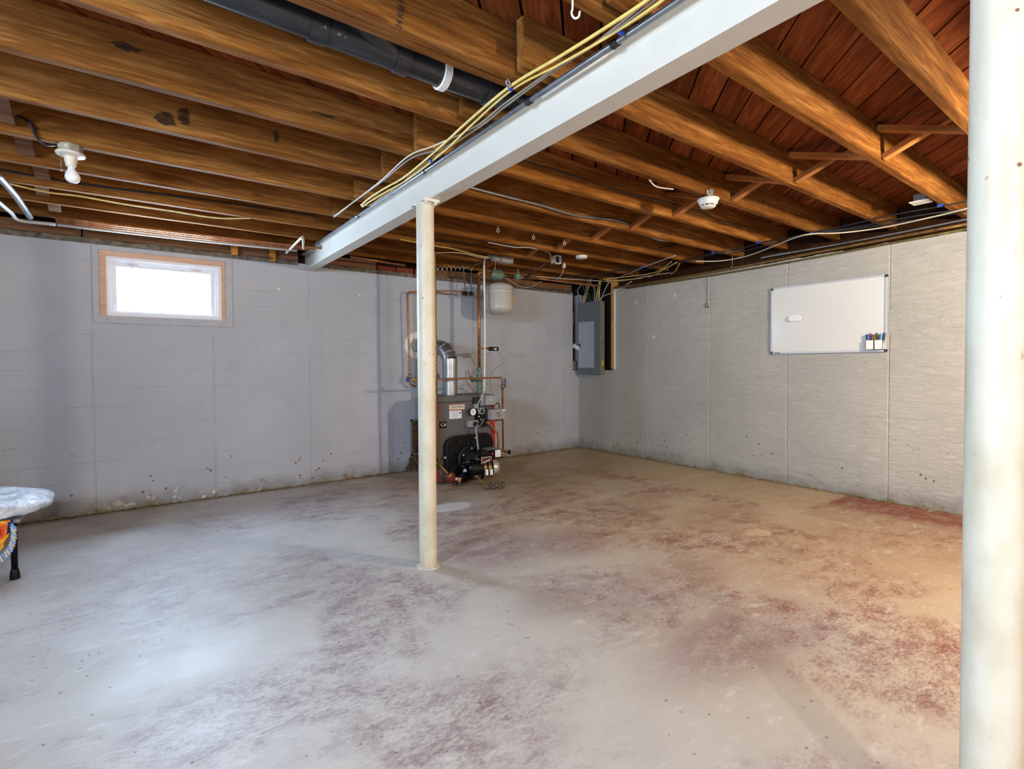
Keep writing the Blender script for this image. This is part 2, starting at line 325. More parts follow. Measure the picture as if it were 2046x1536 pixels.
# ------------------------------------------------------------------ geometry helpers
def new(): return bmesh.new()
def obj(name, bm, mat, parent=None, smooth=False, loc=None, bevel=0):
    me = bpy.data.meshes.new(name)
    if bevel:
        bmesh.ops.bevel(bm, geom=[e for e in bm.edges if len(e.link_faces) == 2 and e.calc_face_angle(0) > 0.6], offset=bevel, segments=2, affect='EDGES', clamp_overlap=True)
    bm.normal_update(); bm.to_mesh(me); bm.free()
    me.materials.append(mat)
    if smooth is True:
        for p in me.polygons: p.use_smooth = True
    elif smooth:
        for p in me.polygons: p.use_smooth = True
        me.set_sharp_from_angle(angle=smooth)
    o = bpy.data.objects.new(name, me); C.objects.link(o)
    if loc is not None: o.location = loc
    if parent is not None: o.parent = parent
    return o
def recentre(o, loc):
    """put a top-level mesh's origin at loc keeping its shape in place"""
    o.data.transform(Matrix.Translation(-Vector(loc))); o.location = loc
def empty(name, loc=(0, 0, 0)):
    o = bpy.data.objects.new(name, None); o.empty_display_size = 0.1; C.objects.link(o); o.location = loc; return o
def tag(o, label=None, cat=None, group=None, kind=None):
    if label: o['label'] = label
    if cat: o['category'] = cat
    if group: o['group'] = group
    if kind: o['kind'] = kind
    return o
def box(bm, lo, hi, rot=None, piv=None):
    r = bmesh.ops.create_cube(bm, size=1.0); vs_ = r['verts']
    for v in vs_:
        v.co = Vector((lo[0]+(v.co.x+0.5)*(hi[0]-lo[0]), lo[1]+(v.co.y+0.5)*(hi[1]-lo[1]), lo[2]+(v.co.z+0.5)*(hi[2]-lo[2])))
    if rot is not None:
        p = Vector(piv) if piv is not None else (Vector(lo)+Vector(hi))/2
        for v in vs_: v.co = rot @ (v.co-p) + p
    return vs_
def cyl(bm, a, b, r, r2=None, seg=20, cap=True):
    a = Vector(a); b = Vector(b); d = b-a; r2 = r if r2 is None else r2
    q = d.to_track_quat('Z', 'Y').to_matrix()
    rings = []
    for p, rr in ((a, r), (b, r2)):
        rings.append([bm.verts.new(p + q @ Vector((rr*math.cos(2*PI*i/seg), rr*math.sin(2*PI*i/seg), 0))) for i in range(seg)])
    for i in range(seg): bm.faces.new((rings[0][i], rings[0][(i+1) % seg], rings[1][(i+1) % seg], rings[1][i]))
    if cap: bm.faces.new(rings[0][::-1]); bm.faces.new(rings[1])
def lathe(bm, origin, axis, prof, seg=28):
    """prof: list of (distance along axis, radius)"""
    o = Vector(origin); q = Vector(axis).normalized().to_track_quat('Z', 'Y').to_matrix(); rings = []
    for h, r in prof:
        if r < 1e-5: rings.append([bm.verts.new(o + q @ Vector((0, 0, h)))])
        else: rings.append([bm.verts.new(o + q @ Vector((r*math.cos(2*PI*i/seg), r*math.sin(2*PI*i/seg), h))) for i in range(seg)])
    for a, b in zip(rings, rings[1:]):
        for i in range(seg):
            j = (i+1) % seg
            if len(a) == 1 and len(b) == 1: continue
            if len(a) == 1: bm.faces.new((a[0], b[j], b[i]))
            elif len(b) == 1: bm.faces.new((a[i], a[j], b[0]))
            else: bm.faces.new((a[i], a[j], b[j], b[i]))
    if len(rings[0]) > 1: bm.faces.new(rings[0][::-1])
    if len(rings[-1]) > 1: bm.faces.new(rings[-1])
def spline(pts, n=8):
    P = [Vector(p) for p in pts]
    if len(P) < 3: return P
    Q = [P[0]*2-P[1]] + P + [P[-1]*2-P[-2]]; out = []
    for i in range(1, len(Q)-2):
        p0, p1, p2, p3 = Q[i-1:i+3]
        for k in range(n):
            t = k/n; out.append(0.5*((2*p1)+(-p0+p2)*t+(2*p0-5*p1+4*p2-p3)*t*t+(-p0+3*p1-3*p2+p3)*t**3))
    out.append(P[-1]); return out
def tube(bm, pts, r, seg=8, smooth=0, ribs=0):
    P = spline(pts, smooth) if smooth else [Vector(p) for p in pts]
    t0 = (P[1]-P[0]).normalized(); nrm = t0.orthogonal().normalized(); rings = []
    for i, p in enumerate(P):
        if i == 0: t = t0
        elif i == len(P)-1: t = (P[i]-P[i-1]).normalized()
        else: t = ((P[i]-P[i-1]).normalized()+(P[i+1]-P[i]).normalized())
        if t.length < 1e-6: t = t0
        t.normalize(); nrm = (nrm - t*nrm.dot(t))
        if nrm.length < 1e-6: nrm = t.orthogonal()
        nrm.normalize(); bn = t.cross(nrm)
        rr = r*(1+(0.12 if ribs and i % 2 else 0)); m = 1.0
        if 0 < i < len(P)-1 and not smooth:
            ca = max(0.35, math.cos(0.5*(P[i]-P[i-1]).angle(P[i+1]-P[i]))); m = 1/ca
        rings.append([bm.verts.new(p + (nrm*math.cos(2*PI*k/seg)+bn*math.sin(2*PI*k/seg))*rr*(m if not smooth else 1)) for k in range(seg)])
    for a, b in zip(rings, rings[1:]):
        for k in range(seg): bm.faces.new((a[k], a[(k+1) % seg], b[(k+1) % seg], b[k]))
    bm.faces.new(rings[0][::-1]); bm.faces.new(rings[-1])
def prism(bm, poly, z0, z1):
    """poly: list of (x,y); extruded between z0 and z1"""
    a = [bm.verts.new((x, y, z0)) for x, y in poly]; b = [bm.verts.new((x, y, z1)) for x, y in poly]; n = len(poly)
    bm.faces.new(a[::-1]); bm.faces.new(b)
    for i in range(n): bm.faces.new((a[i], a[(i+1) % n], b[(i+1) % n], b[i]))
def prism_y(bm, poly, y0, y1):
    """poly in the x,z plane extruded along y"""
    a = [bm.verts.new((x, y0, z)) for x, z in poly]; b = [bm.verts.new((x, y1, z)) for x, z in poly]; n = len(poly)
    bm.faces.new(a); bm.faces.new(b[::-1])
    for i in range(n): bm.faces.new((a[(i+1) % n], a[i], b[i], b[(i+1) % n]))
def T(name, pts, r, mat, label, cat, group=None, smooth=8, seg=8, ribs=0):
    bm = new(); tube(bm, pts, r, seg, smooth, ribs); o = obj(name, bm, mat, smooth=True)
    recentre(o, pts[0]); return tag(o, label, cat, group)
def text(body, size, loc, face, mat, parent, name='lettering', bold=0.0):
    """flat lettering; face='-y' or '-x' is the direction it looks"""
    cu = bpy.data.curves.new(name, 'FONT'); cu.body = body; cu.size = size; cu.align_x = 'CENTER'; cu.align_y = 'CENTER'; cu.extrude = 0.0003; cu.offset = bold
    cu.materials.append(mat); o = bpy.data.objects.new(name, cu); C.objects.link(o)
    o.location = loc; me = bpy.data.meshes.new_from_object(o.evaluated_get(bpy.context.evaluated_depsgraph_get())); bpy.data.objects.remove(o)
    o = bpy.data.objects.new(name, me); C.objects.link(o); o.location = loc; o.rotation_euler = (PI/2, 0, 0 if face == '-y' else -PI/2); o.parent = parent; return o

H1 = 2.15      # top of the concrete
JB = 2.265     # underside of the joists
JT = 2.458     # top of the joists
# ------------------------------------------------------------------ floor
bm = new(); box(bm, (-7.8, -8.3, -0.12), (0.3, 0.3, 0.0)); tag(obj('floor', bm, M['floor']), kind='structure')

# ------------------------------------------------------------------ walls
def coords_1d(a, b, step, extra):
    n = max(1, round((b-a)/step)); v = list(np.linspace(a, b, n+1))
    ex = [e for e in extra if a < e < b]
    v = [q for q in v if all(abs(q-e) > step*0.3 for e in ex) or q in (v[0], v[-1])]
    return sorted(set(v+ex+[a, b]))
def wall_face(bm, axis, a0, a1, z1, seams, holes, sgn, top_rag=True, step=0.03):
    """grid of the visible face at plane 0; axis 0: along x, 1: along y. holes: (a0,a1,z0,z1)"""
    ext, ez = [], []
    for s_ in seams: ext += [s_-0.008, s_-0.002, s_+0.002, s_+0.008]
    for h in holes: ext += [h[0], h[1]]; ez += [h[2], min(h[3], z1)]
    us = coords_1d(a0, a1, step, ext); zs = coords_1d(0, z1, step, ez)
    rnd = [random.uniform(-0.0016, 0.0016) for _ in range(40)]; grid = []
    for u in us:
        col = []
        for k, z in enumerate(zs):
            p = Vector((u*1.3, z*2.1, axis*7.3))
            d = 0.003*noise.noise(p) + rnd[int(z/0.145) % 40]
            for s_ in seams:
                if abs(u-s_) < 0.004 and (noise.noise(Vector((s_*5, z*3, 1))) > -0.35): d -= 0.006
            if any(h[0]-0.03 < u < h[1]+0.03 and h[2]-0.03 < z < h[3]+0.03 for h in holes): d = 0
            zz = z
            if top_rag and k == len(zs)-1: zz = z + 0.012*noise.noise(Vector((u*6, 3.3, 0))) + 0.008*noise.noise(Vector((u*21, 1.3, 0)))
            col.append(bm.verts.new((u, -d, zz) if axis == 0 else (-d, u, zz)))
        grid.append(col)
    for i in range(len(us)-1):
        for k in range(len(zs)-1):
            uc, zc = (us[i]+us[i+1])/2, (zs[k]+zs[k+1])/2
            if any(h[0] < uc < h[1] and h[2] < zc < h[3] for h in holes): continue
            q = (grid[i][k], grid[i+1][k], grid[i+1][k+1], grid[i][k+1])
            bm.faces.new(q if axis == 0 else q[::-1])
def slab_with_hole(bm, axis, a0, a1, z1, t0, t1, holes):
    """box pieces behind the face, leaving the holes open"""
    us = sorted({a0, a1, *[h[0] for h in holes], *[h[1] for h in holes]})
    for u0, u1 in zip(us, us[1:]):
        hs = sorted([h for h in holes if h[0] <= u0+1e-6 and h[1] >= u1-1e-6], key=lambda h: h[2]); z = 0
        segs = []
        for h in hs:
            if h[2] > z: segs.append((z, h[2]))
            z = max(z, h[3])
        if z < z1: segs.append((z, z1))
        for s0, s1 in segs:
            lo, hi = ((u0, t0, s0), (u1, t1, s1)) if axis == 0 else ((t0, u0, s0), (t1, u1, s1))
            box(bm, lo, hi)
WIN = (-5.290, -4.312, 1.512, 2.130)
REC1 = (-0.12, 0.001, 1.10, 2.3); REC2 = (-0.612, 0.001, 1.10, 2.3)
bm = new(); wall_face(bm, 0, -7.62, 0.0, H1, [-6.125, -5.300, -4.467, -3.645, -2.825, -2.0, -1.18, -0.36], [WIN, REC1], 1)
slab_with_hole(bm, 0, -7.9, 0.4, H1-0.012, 0.006, 0.20, [WIN, REC1])
wall_back = tag(obj('wall_back', bm, M['wall1'], smooth=0.5), kind='structure')
bm = new(); wall_face(bm, 1, -8.02, 0.0, H1, [-0.385, -1.205, -2.024, -2.846, -3.667, -4.49, -5.31, -6.13], [REC2], -1)
slab_with_hole(bm, 1, -8.2, 0.0, H1-0.012, 0.006, 0.20, [REC2])
wall_right = tag(obj('wall_right', bm, M['wall2'], smooth=0.5), kind='structure')
bm = new(); slab_with_hole(bm, 1, -8.2, 0.2, H1, -7.82, -7.62, [(-5.15, -4.05, 1.45, 2.10)])
wall_left = tag(obj('wall_left', bm, M['wall2']), kind='structure')
bm = new(); slab_with_hole(bm, 0, -7.9, 0.3, H1, -8.22, -8.02, [])
wall_front = tag(obj('wall_front', bm, M['wall1']), kind='structure')
# closes above the concrete on all four sides (rim joists)
bm = new()
box(bm, (-7.9, 0.13, H1-0.02), (0.4, 0.20, JT+0.1)); box(bm, (0.13, -8.3, H1-0.02), (0.20, 0.2, JT+0.1))
box(bm, (-7.9, -8.3, H1-0.02), (-7.66, 0.2, JT+0.1)); box(bm, (-7.9, -8.3, H1-0.02), (0.3, -8.06, JT+0.1))
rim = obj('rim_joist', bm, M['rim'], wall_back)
# dark backing of the recess behind the electrical panel
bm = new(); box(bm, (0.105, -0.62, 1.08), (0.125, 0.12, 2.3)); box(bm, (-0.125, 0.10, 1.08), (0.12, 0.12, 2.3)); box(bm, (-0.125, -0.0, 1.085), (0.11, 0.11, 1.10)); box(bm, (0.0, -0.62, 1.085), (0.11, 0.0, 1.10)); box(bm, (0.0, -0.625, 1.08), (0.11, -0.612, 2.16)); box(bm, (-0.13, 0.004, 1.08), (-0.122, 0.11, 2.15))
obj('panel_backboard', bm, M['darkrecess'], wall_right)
bm = new(); box(bm, (-0.012, -0.655, 1.10), (0.09, -0.607, 2.26)); obj('stud', bm, M['stud'], wall_right, bevel=0.002)
bm = new(); box(bm, (-0.014, -0.678, 1.10), (0.0, -0.656, 2.13)); obj('painted_edge_strip', bm, M['whitepaint'], wall_right)
# sill plates and the mortar bed on the concrete
bm = new()
for i in range(150):
    x0 = -7.6 + i*0.05
    if x0 > -0.15: break
    if -3.75 < x0 < -3.55: continue
    h = H1 + 0.022 + 0.012*noise.noise(Vector((x0*5, 0, 0))); dy = -0.010 + 0.012*noise.noise(Vector((x0*7, 5, 0)))
    box(bm, (x0, dy, H1-0.018), (x0+0.052, 0.12, h))
tag(obj('mortar_bed', bm, M['mortar'], wall_back), kind='stuff')
for a, b in ((-7.6, -5.35), (-5.34, -3.74), (-3.55, -2.95), (-2.3, -0.13)):
    bm = new(); box(bm, (a, 0.012, H1+0.028), (b, 0.11, JB-0.002)); obj('sill_plate', bm, M['sill'], wall_back, bevel=0.003)
for i in range(3):
    for k in range(1):
        bm = new(); x0 = -2.94+i*0.215; box(bm, (x0, 0.006+0.004*(i % 2), H1+0.012), (x0+0.20, 0.10, H1+0.082)); obj('brick', bm, M['brick'], wall_back, bevel=0.004)
for a, b in ((-8.0, -5.0), (-4.99, -2.4), (-2.39, -0.70)):
    bm = new(); box(bm, (0.05, a, H1+0.002), (0.12, b, JB-0.03)); obj('sill_plate', bm, M['rim'], wall_right, bevel=0.003)  # side wall sill in the dark rim colour, its shade painted in
# grit along the wall feet
bm = new()
for i in range(420):
    if random.random() < 0.62: x0 = random.uniform(-6.4, -2.7); p = (x0, -random.random()**2*0.05-0.006, 0)
    elif random.random() < 0.4: p = (random.uniform(-1.9, -0.02), -random.random()**2*0.05-0.006, 0)
    else: p = (-random.random()**2*0.05-0.006, random.uniform(-4.6, -0.05), 0)
    s_ = random.uniform(0.003, 0.010); r = bmesh.ops.create_icosphere(bm, subdivisions=1, radius=s_)
    for v in r['verts']: v.co = Vector((v.co.x*1.6+p[0], v.co.y*1.2+p[1], abs(v.co.z)*0.8))
tag(obj('floor_grit', bm, M['grit'], bpy.data.objects['floor']), kind='stuff')

# window in the back wall
win = tag(empty('window_1', (-4.80, 0, 1.52)), kind='structure')
def ring(name, o, i, y0, y1, mat, bev=0.002, bottom=True):
    """rectangular frame between outer o and inner i (x0,x1,z0,z1), four boards mitred as one part"""
    bm = new()
    def quadprism(pts):
        prism_y(bm, pts, y0, y1)
    quadprism([(o[0], o[2]), (i[0], i[2]), (i[0], i[3]), (o[0], o[3])]); quadprism([(o[0], o[3]), (i[0], i[3]), (i[1], i[3]), (o[1], o[3])])
    quadprism([(o[1], o[3]), (i[1], i[3]), (i[1], i[2]), (o[1], o[2])])
    if bottom: quadprism([(o[1], o[2]), (i[1], i[2]), (i[0], i[2]), (o[0], o[2])])
    bmesh.ops.recalc_face_normals(bm, faces=bm.faces[:])
    q = obj(name, bm, mat, bevel=bev); q.parent = win; q.matrix_parent_inverse = Matrix.Translation((4.80, 0, -1.52)); return q
O0 = (-5.289, -4.313, 1.513, 2.129); O1 = (-5.246, -4.366, 1.572, 2.092); O2 = (-5.204, -4.396, 1.588, 2.050); O3 = (-5.186, -4.428, 1.604, 2.024); O4 = (-5.168, -4.446, 1.612, 2.008); O5 = (-5.137, -4.478, 1.619, 1.975)
ring('window_casing', O0, O1, -0.012, 0.14, M['greypaint'])
ring('jamb', O1, (O2[0], O2[1], O1[2], O2[3]), -0.004, 0.13, M['tanwood'], bottom=False)
ring('inner_frame', (O2[0], O2[1], O1[2], O2[3]), O3, 0.004, 0.13, M['whitepaint'])
ring('frame_stop', O3, O4, 0.018, 0.12, M['whitepaint'], 0.001)
ring('sash', O4, O5, 0.035, 0.075, M['whitepaint'])
def wpart(name, bm, mat, **k):
    q = obj(name, bm, mat, **k); q.parent = win; q.matrix_parent_inverse = Matrix.Translation((4.80, 0, -1.52)); return q
bm = new(); box(bm, (O5[0]-0.005, 0.052, O5[2]-0.005), (O5[1]+0.005, 0.056, O5[3]+0.005)); wpart('pane', bm, M['glass'])
for lx in (-5.03, -4.58):
    bm = new(); box(bm, (lx-0.03, 0.022, 1.985), (lx+0.03, 0.036, 1.997)); cyl(bm, (lx, 0.030, 1.99), (lx+0.004, 0.018, 1.945), 0.004, seg=8); wpart('latch', bm, M['galv'])
# window outside the frame that lets the daylight in
for nm, lo, hi in (('window_2', (-7.74, -5.15, 1.45), (-7.70, -4.05, 2.10)),):
    bm = new(); t_ = 0.05
    if nm == 'window_2':
        y0, y1, z0, z1 = lo[1], hi[1], lo[2], hi[2]
        for a, b in (((y0, z0), (y1, z0+t_)), ((y0, z1-t_), (y1, z1)), ((y0, z0), (y0+t_, z1)), ((y1-t_, z0), (y1, z1)), (((y0+y1)/2-t_/2, z0), ((y0+y1)/2+t_/2, z1))): box(bm, (lo[0], a[0], a[1]), (hi[0], b[0], b[1]))
    else:
        y0, y1, z0, z1 = lo[0], hi[0], lo[2], hi[2]
        for a, b in (((y0, z0), (y1, z0+t_)), ((y0, z1-t_), (y1, z1)), ((y0, z0), (y0+t_, z1)), ((y1-t_, z0), (y1, z1)), (((y0+y1)/2-t_/2, z0), ((y0+y1)/2+t_/2, z1))): box(bm, (a[0], lo[1], a[1]), (b[0], hi[1], b[1]))
    tag(obj(nm, bm, M['whitepaint']), kind='structure')

# ------------------------------------------------------------------ ceiling: subfloor planks, joists, bridging
ceil = tag(empty('ceiling', (0, 0, JB)), kind='structure')
def cpart(name, bm, mat, loc, rotz=0.0, rot=None, parent=None, bevel=0):
    o = obj(name, bm, mat, bevel=bevel); o.location = Vector(loc) - ceil.location
    o.rotation_euler = rot if rot is not None else (0, 0, rotz); o.parent = ceil; return o
# diagonal planks: direction (1,1)/sqrt2, clipped to the plan
def clip(poly, nx, ny, d):
    out = []
    for i in range(len(poly)):
        p, q = poly[i], poly[(i+1) % len(poly)]; a = p[0]*nx+p[1]*ny-d; b = q[0]*nx+q[1]*ny-d
        if a <= 0: out.append(p)
        if a*b < 0: t = a/(a-b); out.append((p[0]+(q[0]-p[0])*t, p[1]+(q[1]-p[1])*t))
    return out
PW = 0.146; s2 = math.sqrt(0.5)
k0 = int(-8.6/PW)
for k in range(-46, 48):
    c0 = k*PW + 0.03; c1 = c0 + PW - 0.010          # band in direction (1,-1)/sqrt2
    rect = [(-7.75, -8.15), (0.18, -8.15), (0.18, 0.18), (-7.75, 0.18)]
    poly = clip(clip(rect, s2, -s2, c1), -s2, s2, -c0)
    if len(poly) < 3: continue
    cx = sum(p[0] for p in poly)/len(poly); cy = sum(p[1] for p in poly)/len(poly)
    loc_ = [((p[0]-cx)*s2+(p[1]-cy)*s2, -(p[0]-cx)*s2+(p[1]-cy)*s2) for p in poly]
    bm = new(); dz = random.uniform(0, 0.0015); prism(bm, loc_, dz, 0.02+dz)
    bmesh.ops.recalc_face_normals(bm, faces=bm.faces[:])
    cpart('plank', bm, M['plank'], (cx, cy, JT+0.001), PI/4)
bm = new(); box(bm, (-7.85, -8.25, JT+0.028), (0.35, 0.3, JT+0.06)); ob = obj('plank_gap_backing', bm, M['darkrecess']); ob.parent = ceil; ob.matrix_parent_inverse = Matrix.Translation(-ceil.location)  # black sheet above the planks: shade in their gaps, done by colour
TH = 0.042
LEFT = [-3.14, -2.69, -2.26, -1.81, -1.37, -0.955, -0.55, -0.13, -4.035, -4.48, -4.93, -5.38, -5.83, -6.28, -6.73, -7.2, -7.65]
RIGHT = [-4.515, -4.105, -3.652, -3.225, -2.77, -2.335, -1.87, -1.405, -0.97, -0.56, -0.14, -4.95, -5.38, -5.83, -6.28, -6.73, -7.2, -7.65]
def joist_mesh(L, th=TH, depth=None, wob=0.0):
    bm = new(); n = 24; d = (JT-JB) if depth is None else depth
    prev = None
    for i in range(n+1):
        x = L*i/n; dy = 0.0025*noise.noise(Vector((x*0.9+wob, wob, 0))); dz = 0.002*noise.noise(Vector((x*1.7+wob, 4, wob)))
        r = [bm.verts.new((x, -th+dy, dz)), bm.verts.new((x, dy, dz)), bm.verts.new((x, dy, d)), bm.verts.new((x, -th+dy, d))]
        if prev:
            for k in range(4): bm.faces.new((prev[k], prev[(k+1) % 4], r[(k+1) % 4], r[k]))
        else: bm.faces.new(r)
        prev = r
    bm.faces.new(prev[::-1]); bmesh.ops.recalc_face_normals(bm, faces=bm.faces[:]); return bm
LM = [cpart('joist', joist_mesh(4.08, wob=q*3.1), M['joist'], (-7.66, -9, JB), bevel=0.003) for q in range(3)]
RM = [cpart('joist', joist_mesh(3.93, wob=q*5.7+20), M['joist'], (-3.84, -9, JB), bevel=0.003) for q in range(3)]
for src, ys, x0 in ((LM, LEFT, -7.66), (RM, RIGHT, -3.86)):
    for i, y in enumerate(ys):
        o = src[i] if i < 3 else src[i % 3].copy()
        if i >= 3: C.objects.link(o)
        o.location = Vector((x0, y, JB)) - ceil.location
# doubled joist beside the drain pipe
for y in (-3.54, -3.587):
    o = LM[1].copy(); C.objects.link(o); o.location = Vector((-7.66, y, JB)) - ceil.location
# cross bridging over the right bays (two strips per bay)
def strut(a, b, w_, t_):
    """flat strip from a to b (in the plane x=const), width w_ along x"""
    a = Vector(a); b = Vector(b); d = (b-a); L = d.length; d.normalize(); bm = new()
    box(bm, (0, -t_/2, -w_/2), (L, t_/2, w_/2))
    xa = d; za = Vector((1, 0, 0)); ya = za.cross(xa)
    o = cpart('bridging_strut', bm, M['brace'], a, bevel=0.002)
    m = Matrix((xa, ya, za)).transposed().to_4x4(); m.translation = a - ceil.location; o.matrix_local = m
    return o
RS = sorted([y for y in RIGHT if y > -5.5])
for a, b in zip(RS, RS[1:]):
    x_ = -1.74 + random.uniform(-0.03, 0.03)
    strut((x_-0.035, a+0.001, JB+0.026), (x_-0.035, b-TH-0.001, JT-0.026), 0.052, 0.030)
    strut((x_+0.035, a+0.001, JT-0.026), (x_+0.035, b-TH-0.001, JB+0.026), 0.052, 0.030)
# solid blocks in the left bays and short lap blocks at the beam
LS = sorted([y for y in LEFT if y > -2.5])
for i, (a, b) in enumerate(zip(LS, LS[1:])):
    bm = new(); L = b-TH-a-0.004; box(bm, (-0.035, 0, 0), (0.035, L, 0.02))
    o = cpart('bridging_strut', bm, M['block'], (-5.50+0.02*(i % 3), a+0.002, JT-0.03), bevel=0.002)
    o.rotation_euler = (-math.atan2(JT-JB-0.055, L), 0, 0)
    bm = new(); box(bm, (-0.035, 0, 0), (0.035, L, 0.02))
    o = cpart('bridging_strut', bm, M['block'], (-5.59+0.02*(i % 3), a+0.002, JB+0.012), bevel=0.002)
    o.rotation_euler = (math.atan2(JT-JB-0.055, L), 0, 0)

# ------------------------------------------------------------------ steel beam
bx0, bx1, bz0, bz1 = -3.697, -3.603, 2.090, JB-0.002
xm = (bx0+bx1)/2
prof = [(bx0, bz0), (bx1, bz0), (bx1, bz0+0.006), (xm+0.018, bz0+0.012), (xm+0.005, bz0+0.024), (xm+0.005, bz1-0.024), (xm+0.018, bz1-0.012), (bx1, bz1-0.006), (bx1, bz1), (bx0, bz1), (bx0, bz1-0.006), (xm-0.018, bz1-0.012), (xm-0.005, bz1-0.024), (xm-0.005, bz0+0.024), (xm-0.018, bz0+0.012), (bx0, bz0+0.006)]
bm = new(); prism_y(bm, prof, -7.95, 0.09); bmesh.ops.recalc_face_normals(bm, faces=bm.faces[:])
bm_o = obj('steel_beam', bm, M['beam'], smooth=0.35); recentre(bm_o, (xm, 0, bz0))
tag(bm_o, 'white painted steel beam carrying the joists across the whole basement', 'beam')

# ------------------------------------------------------------------ columns
def column(name, x, y, label, hole=None):
    t = tag(empty(name, (x, y, 0)), label, 'column', 'white painted columns under the steel beam')
    bm = new(); n = 40; prev = None
    prof = [(0, 0.053), (0.012, 0.052), (0.022, 0.050)] + [(0.022+i*0.1, 0.050) for i in range(1, 20)] + [(2.068, 0.050)]
    lathe(bm, (0, 0, 0), (0, 0, 1), prof, 40); obj('post', bm, M['post'], t, smooth=0.6)
    bm = new(); box(bm, (-0.05, -0.085, 2.074), (0.05, 0.085, 2.089)); obj('cap_plate', bm, M['beam'], t, bevel=0.002)
    bm = new(); lathe(bm, (0, 0, 2.064), (0, 0, 1), [(0, 0.056), (0.006, 0.058), (0.010, 0.056)], 40); obj('collar', bm, M['beam'], t, smooth=0.6)
    for s_ in (-1, 1):
        bm = new(); lathe(bm, (0.03*s_, -0.072, 2.062), (0, 0, 1), [(0, 0.007), (0.004, 0.009), (0.012, 0.009)], 6); obj('bolt', bm, M['beam'], t)
    return t
column('support_column', -3.690, -2.560, 'cream painted steel column standing in front of the boiler')
column('support_column', -3.630, -4.962, 'cream painted steel column nearest, cropped by the picture edge')
# mortar ring at the foot of the first column
bm = new(); lathe(bm, (-3.690, -2.560, 0), (0, 0, 1), [(0.0, 0.075), (0.004, 0.066), (0.010, 0.055), (0.011, 0.05)], 32)
o = obj('mortar_ring', bm, simple('pale_mortar', lin(196, 190, 176), 0.9, 0, 0.2, 40, 0.6), smooth=True); o.parent = bpy.data.objects['support_column']; o.matrix_parent_inverse = Matrix.Translation((3.690, 2.560, 0))

# ------------------------------------------------------------------ drain pipe between the joists
R_ = 0.056
pz = 2.345
d0 = Vector((-5.75, -3.345, pz+0.02)); d1 = Vector((-3.70, -3.372, pz-0.01)); dd = (d1-d0)
def dp(x): return d0 + dd*((x-d0.x)/dd.x)
dr = tag(empty('drain_pipe', d0), 'large black plastic drain pipe slung between joists above the window side', 'pipe')
def child(parent, name, bm, mat, **k):
    o = obj(name, bm, mat, **k); o.parent = parent; o.matrix_parent_inverse = Matrix.Translation(-parent.location); return o
bm = new(); tube(bm, [d0, dp(-4.47)], R_, 28); tube(bm, [dp(-4.47), dp(-3.72)], R_, 28); child(dr, 'pipe', bm, M['abs'], smooth=0.6)
u = dd.normalized()
for xc, ln in ((-4.51, 0.055), (-4.20, 0.055), (-3.80, 0.05)):
    bm = new(); p = dp(xc); lathe(bm, p-u*ln/2, u, [(0, R_), (0, R_+0.007), (ln, R_+0.007), (ln, R_)], 28); child(dr, 'coupling', bm, M['abs'], smooth=0.6)
bm = new(); p = dp(-4.22); q = p + Vector((-0.17, -0.10, 0.03)); tube(bm, [p, dp(-4.40)+Vector((0.03, -0.075, 0.03)), dp(-4.44)+Vector((-0.0, -0.13, 0.055))], R_*0.92, 24, 6)
lathe(bm, dp(-4.50), u, [(0, R_+0.002), (0.30, R_+0.002)], 28); child(dr, 'wye_fitting', bm, M['abs'], smooth=0.6)
bm = new(); tube(bm, [dp(-3.74), dp(-3.66)+Vector((0, 0, 0.01)), dp(-3.58)+Vector((0, 0.0, 0.05))], R_, 24, 5); child(dr, 'elbow', bm, M['abs'], smooth=0.6)
hg = tag(empty('pipe_hanger', dp(-4.02)), 'white plastic hook hanger wrapped under the black drain pipe', 'pipe hanger')
bm = new(); p = dp(-4.02); pts = [p + Vector((0, math.cos(a)*(R_+0.006), math.sin(a)*(R_+0.006))) for a in np.linspace(math.radians(200), math.radians(345), 12)]
pts = [p+Vector((0, -(R_+0.004), 0.05))] + pts + [p+Vector((0.0, R_+0.006, 0.03))]
for off in (-0.012, -0.004, 0.004, 0.012): tube(bm, [q_+Vector((off, 0, 0)) for q_ in pts], 0.0055, 6)
child(hg, 'strap', bm, M['white'], smooth=True)
bm = new(); box(bm, p+Vector((-0.014, -(R_+0.012), 0.02)), p+Vector((0.014, -(R_+0.002), 0.09))); child(hg, 'nailing_tab', bm, M['white'], bevel=0.002)

# ------------------------------------------------------------------ cables and conduits along the beam
GB = 'cables running along the steel beam'
cz = JB-0.012
def Pz(l, z): return [A(a, b, z=z) for a, b in l]
T('electrical_cable', Pz([(1360, -60), (1300, -5), (1200, 62), (1110, 118), (1020, 172), (938, 240), (880, 293), (810, 352), (765, 378), (735, 398), (722, 410)], cz-0.002), 0.0058, M['yellow'], 'yellow cable leaving the beam edge toward the wire staple under the doubled joist', 'cable', GB)
T('electrical_cable', Pz([(1395, -60), (1330, -5), (1222, 68), (1120, 127), (1024, 178), (944, 248), (886, 303), (815, 358), (770, 384), (740, 402), (724, 413)], cz-0.004), 0.0054, M['yellow'], 'second yellow cable lying just right of the outer yellow one', 'cable', GB)
T('electrical_cable', Pz([(722, 411), (722, 408.5), (738, 410), (752, 402), (800, 368), (860, 318), (930, 272), (1010, 212), (1110, 138), (1200, 82), (1300, 20), (1345, -20)], cz+0.006), 0.0046, M['yellow'], 'thin yellow cable hugging the top flange of the beam', 'cable', GB)
T('electrical_cable', Pz([(668, 432), (700, 408), (760, 362), (816, 312), (870, 290), (950, 252), (1010, 205), (1100, 142), (1180, 92), (1270, 20), (1310, -20)], cz+0.002), 0.0040, M['cream'], 'thin cream cable that sags out to a ring hook left of the beam', 'cable', GB)
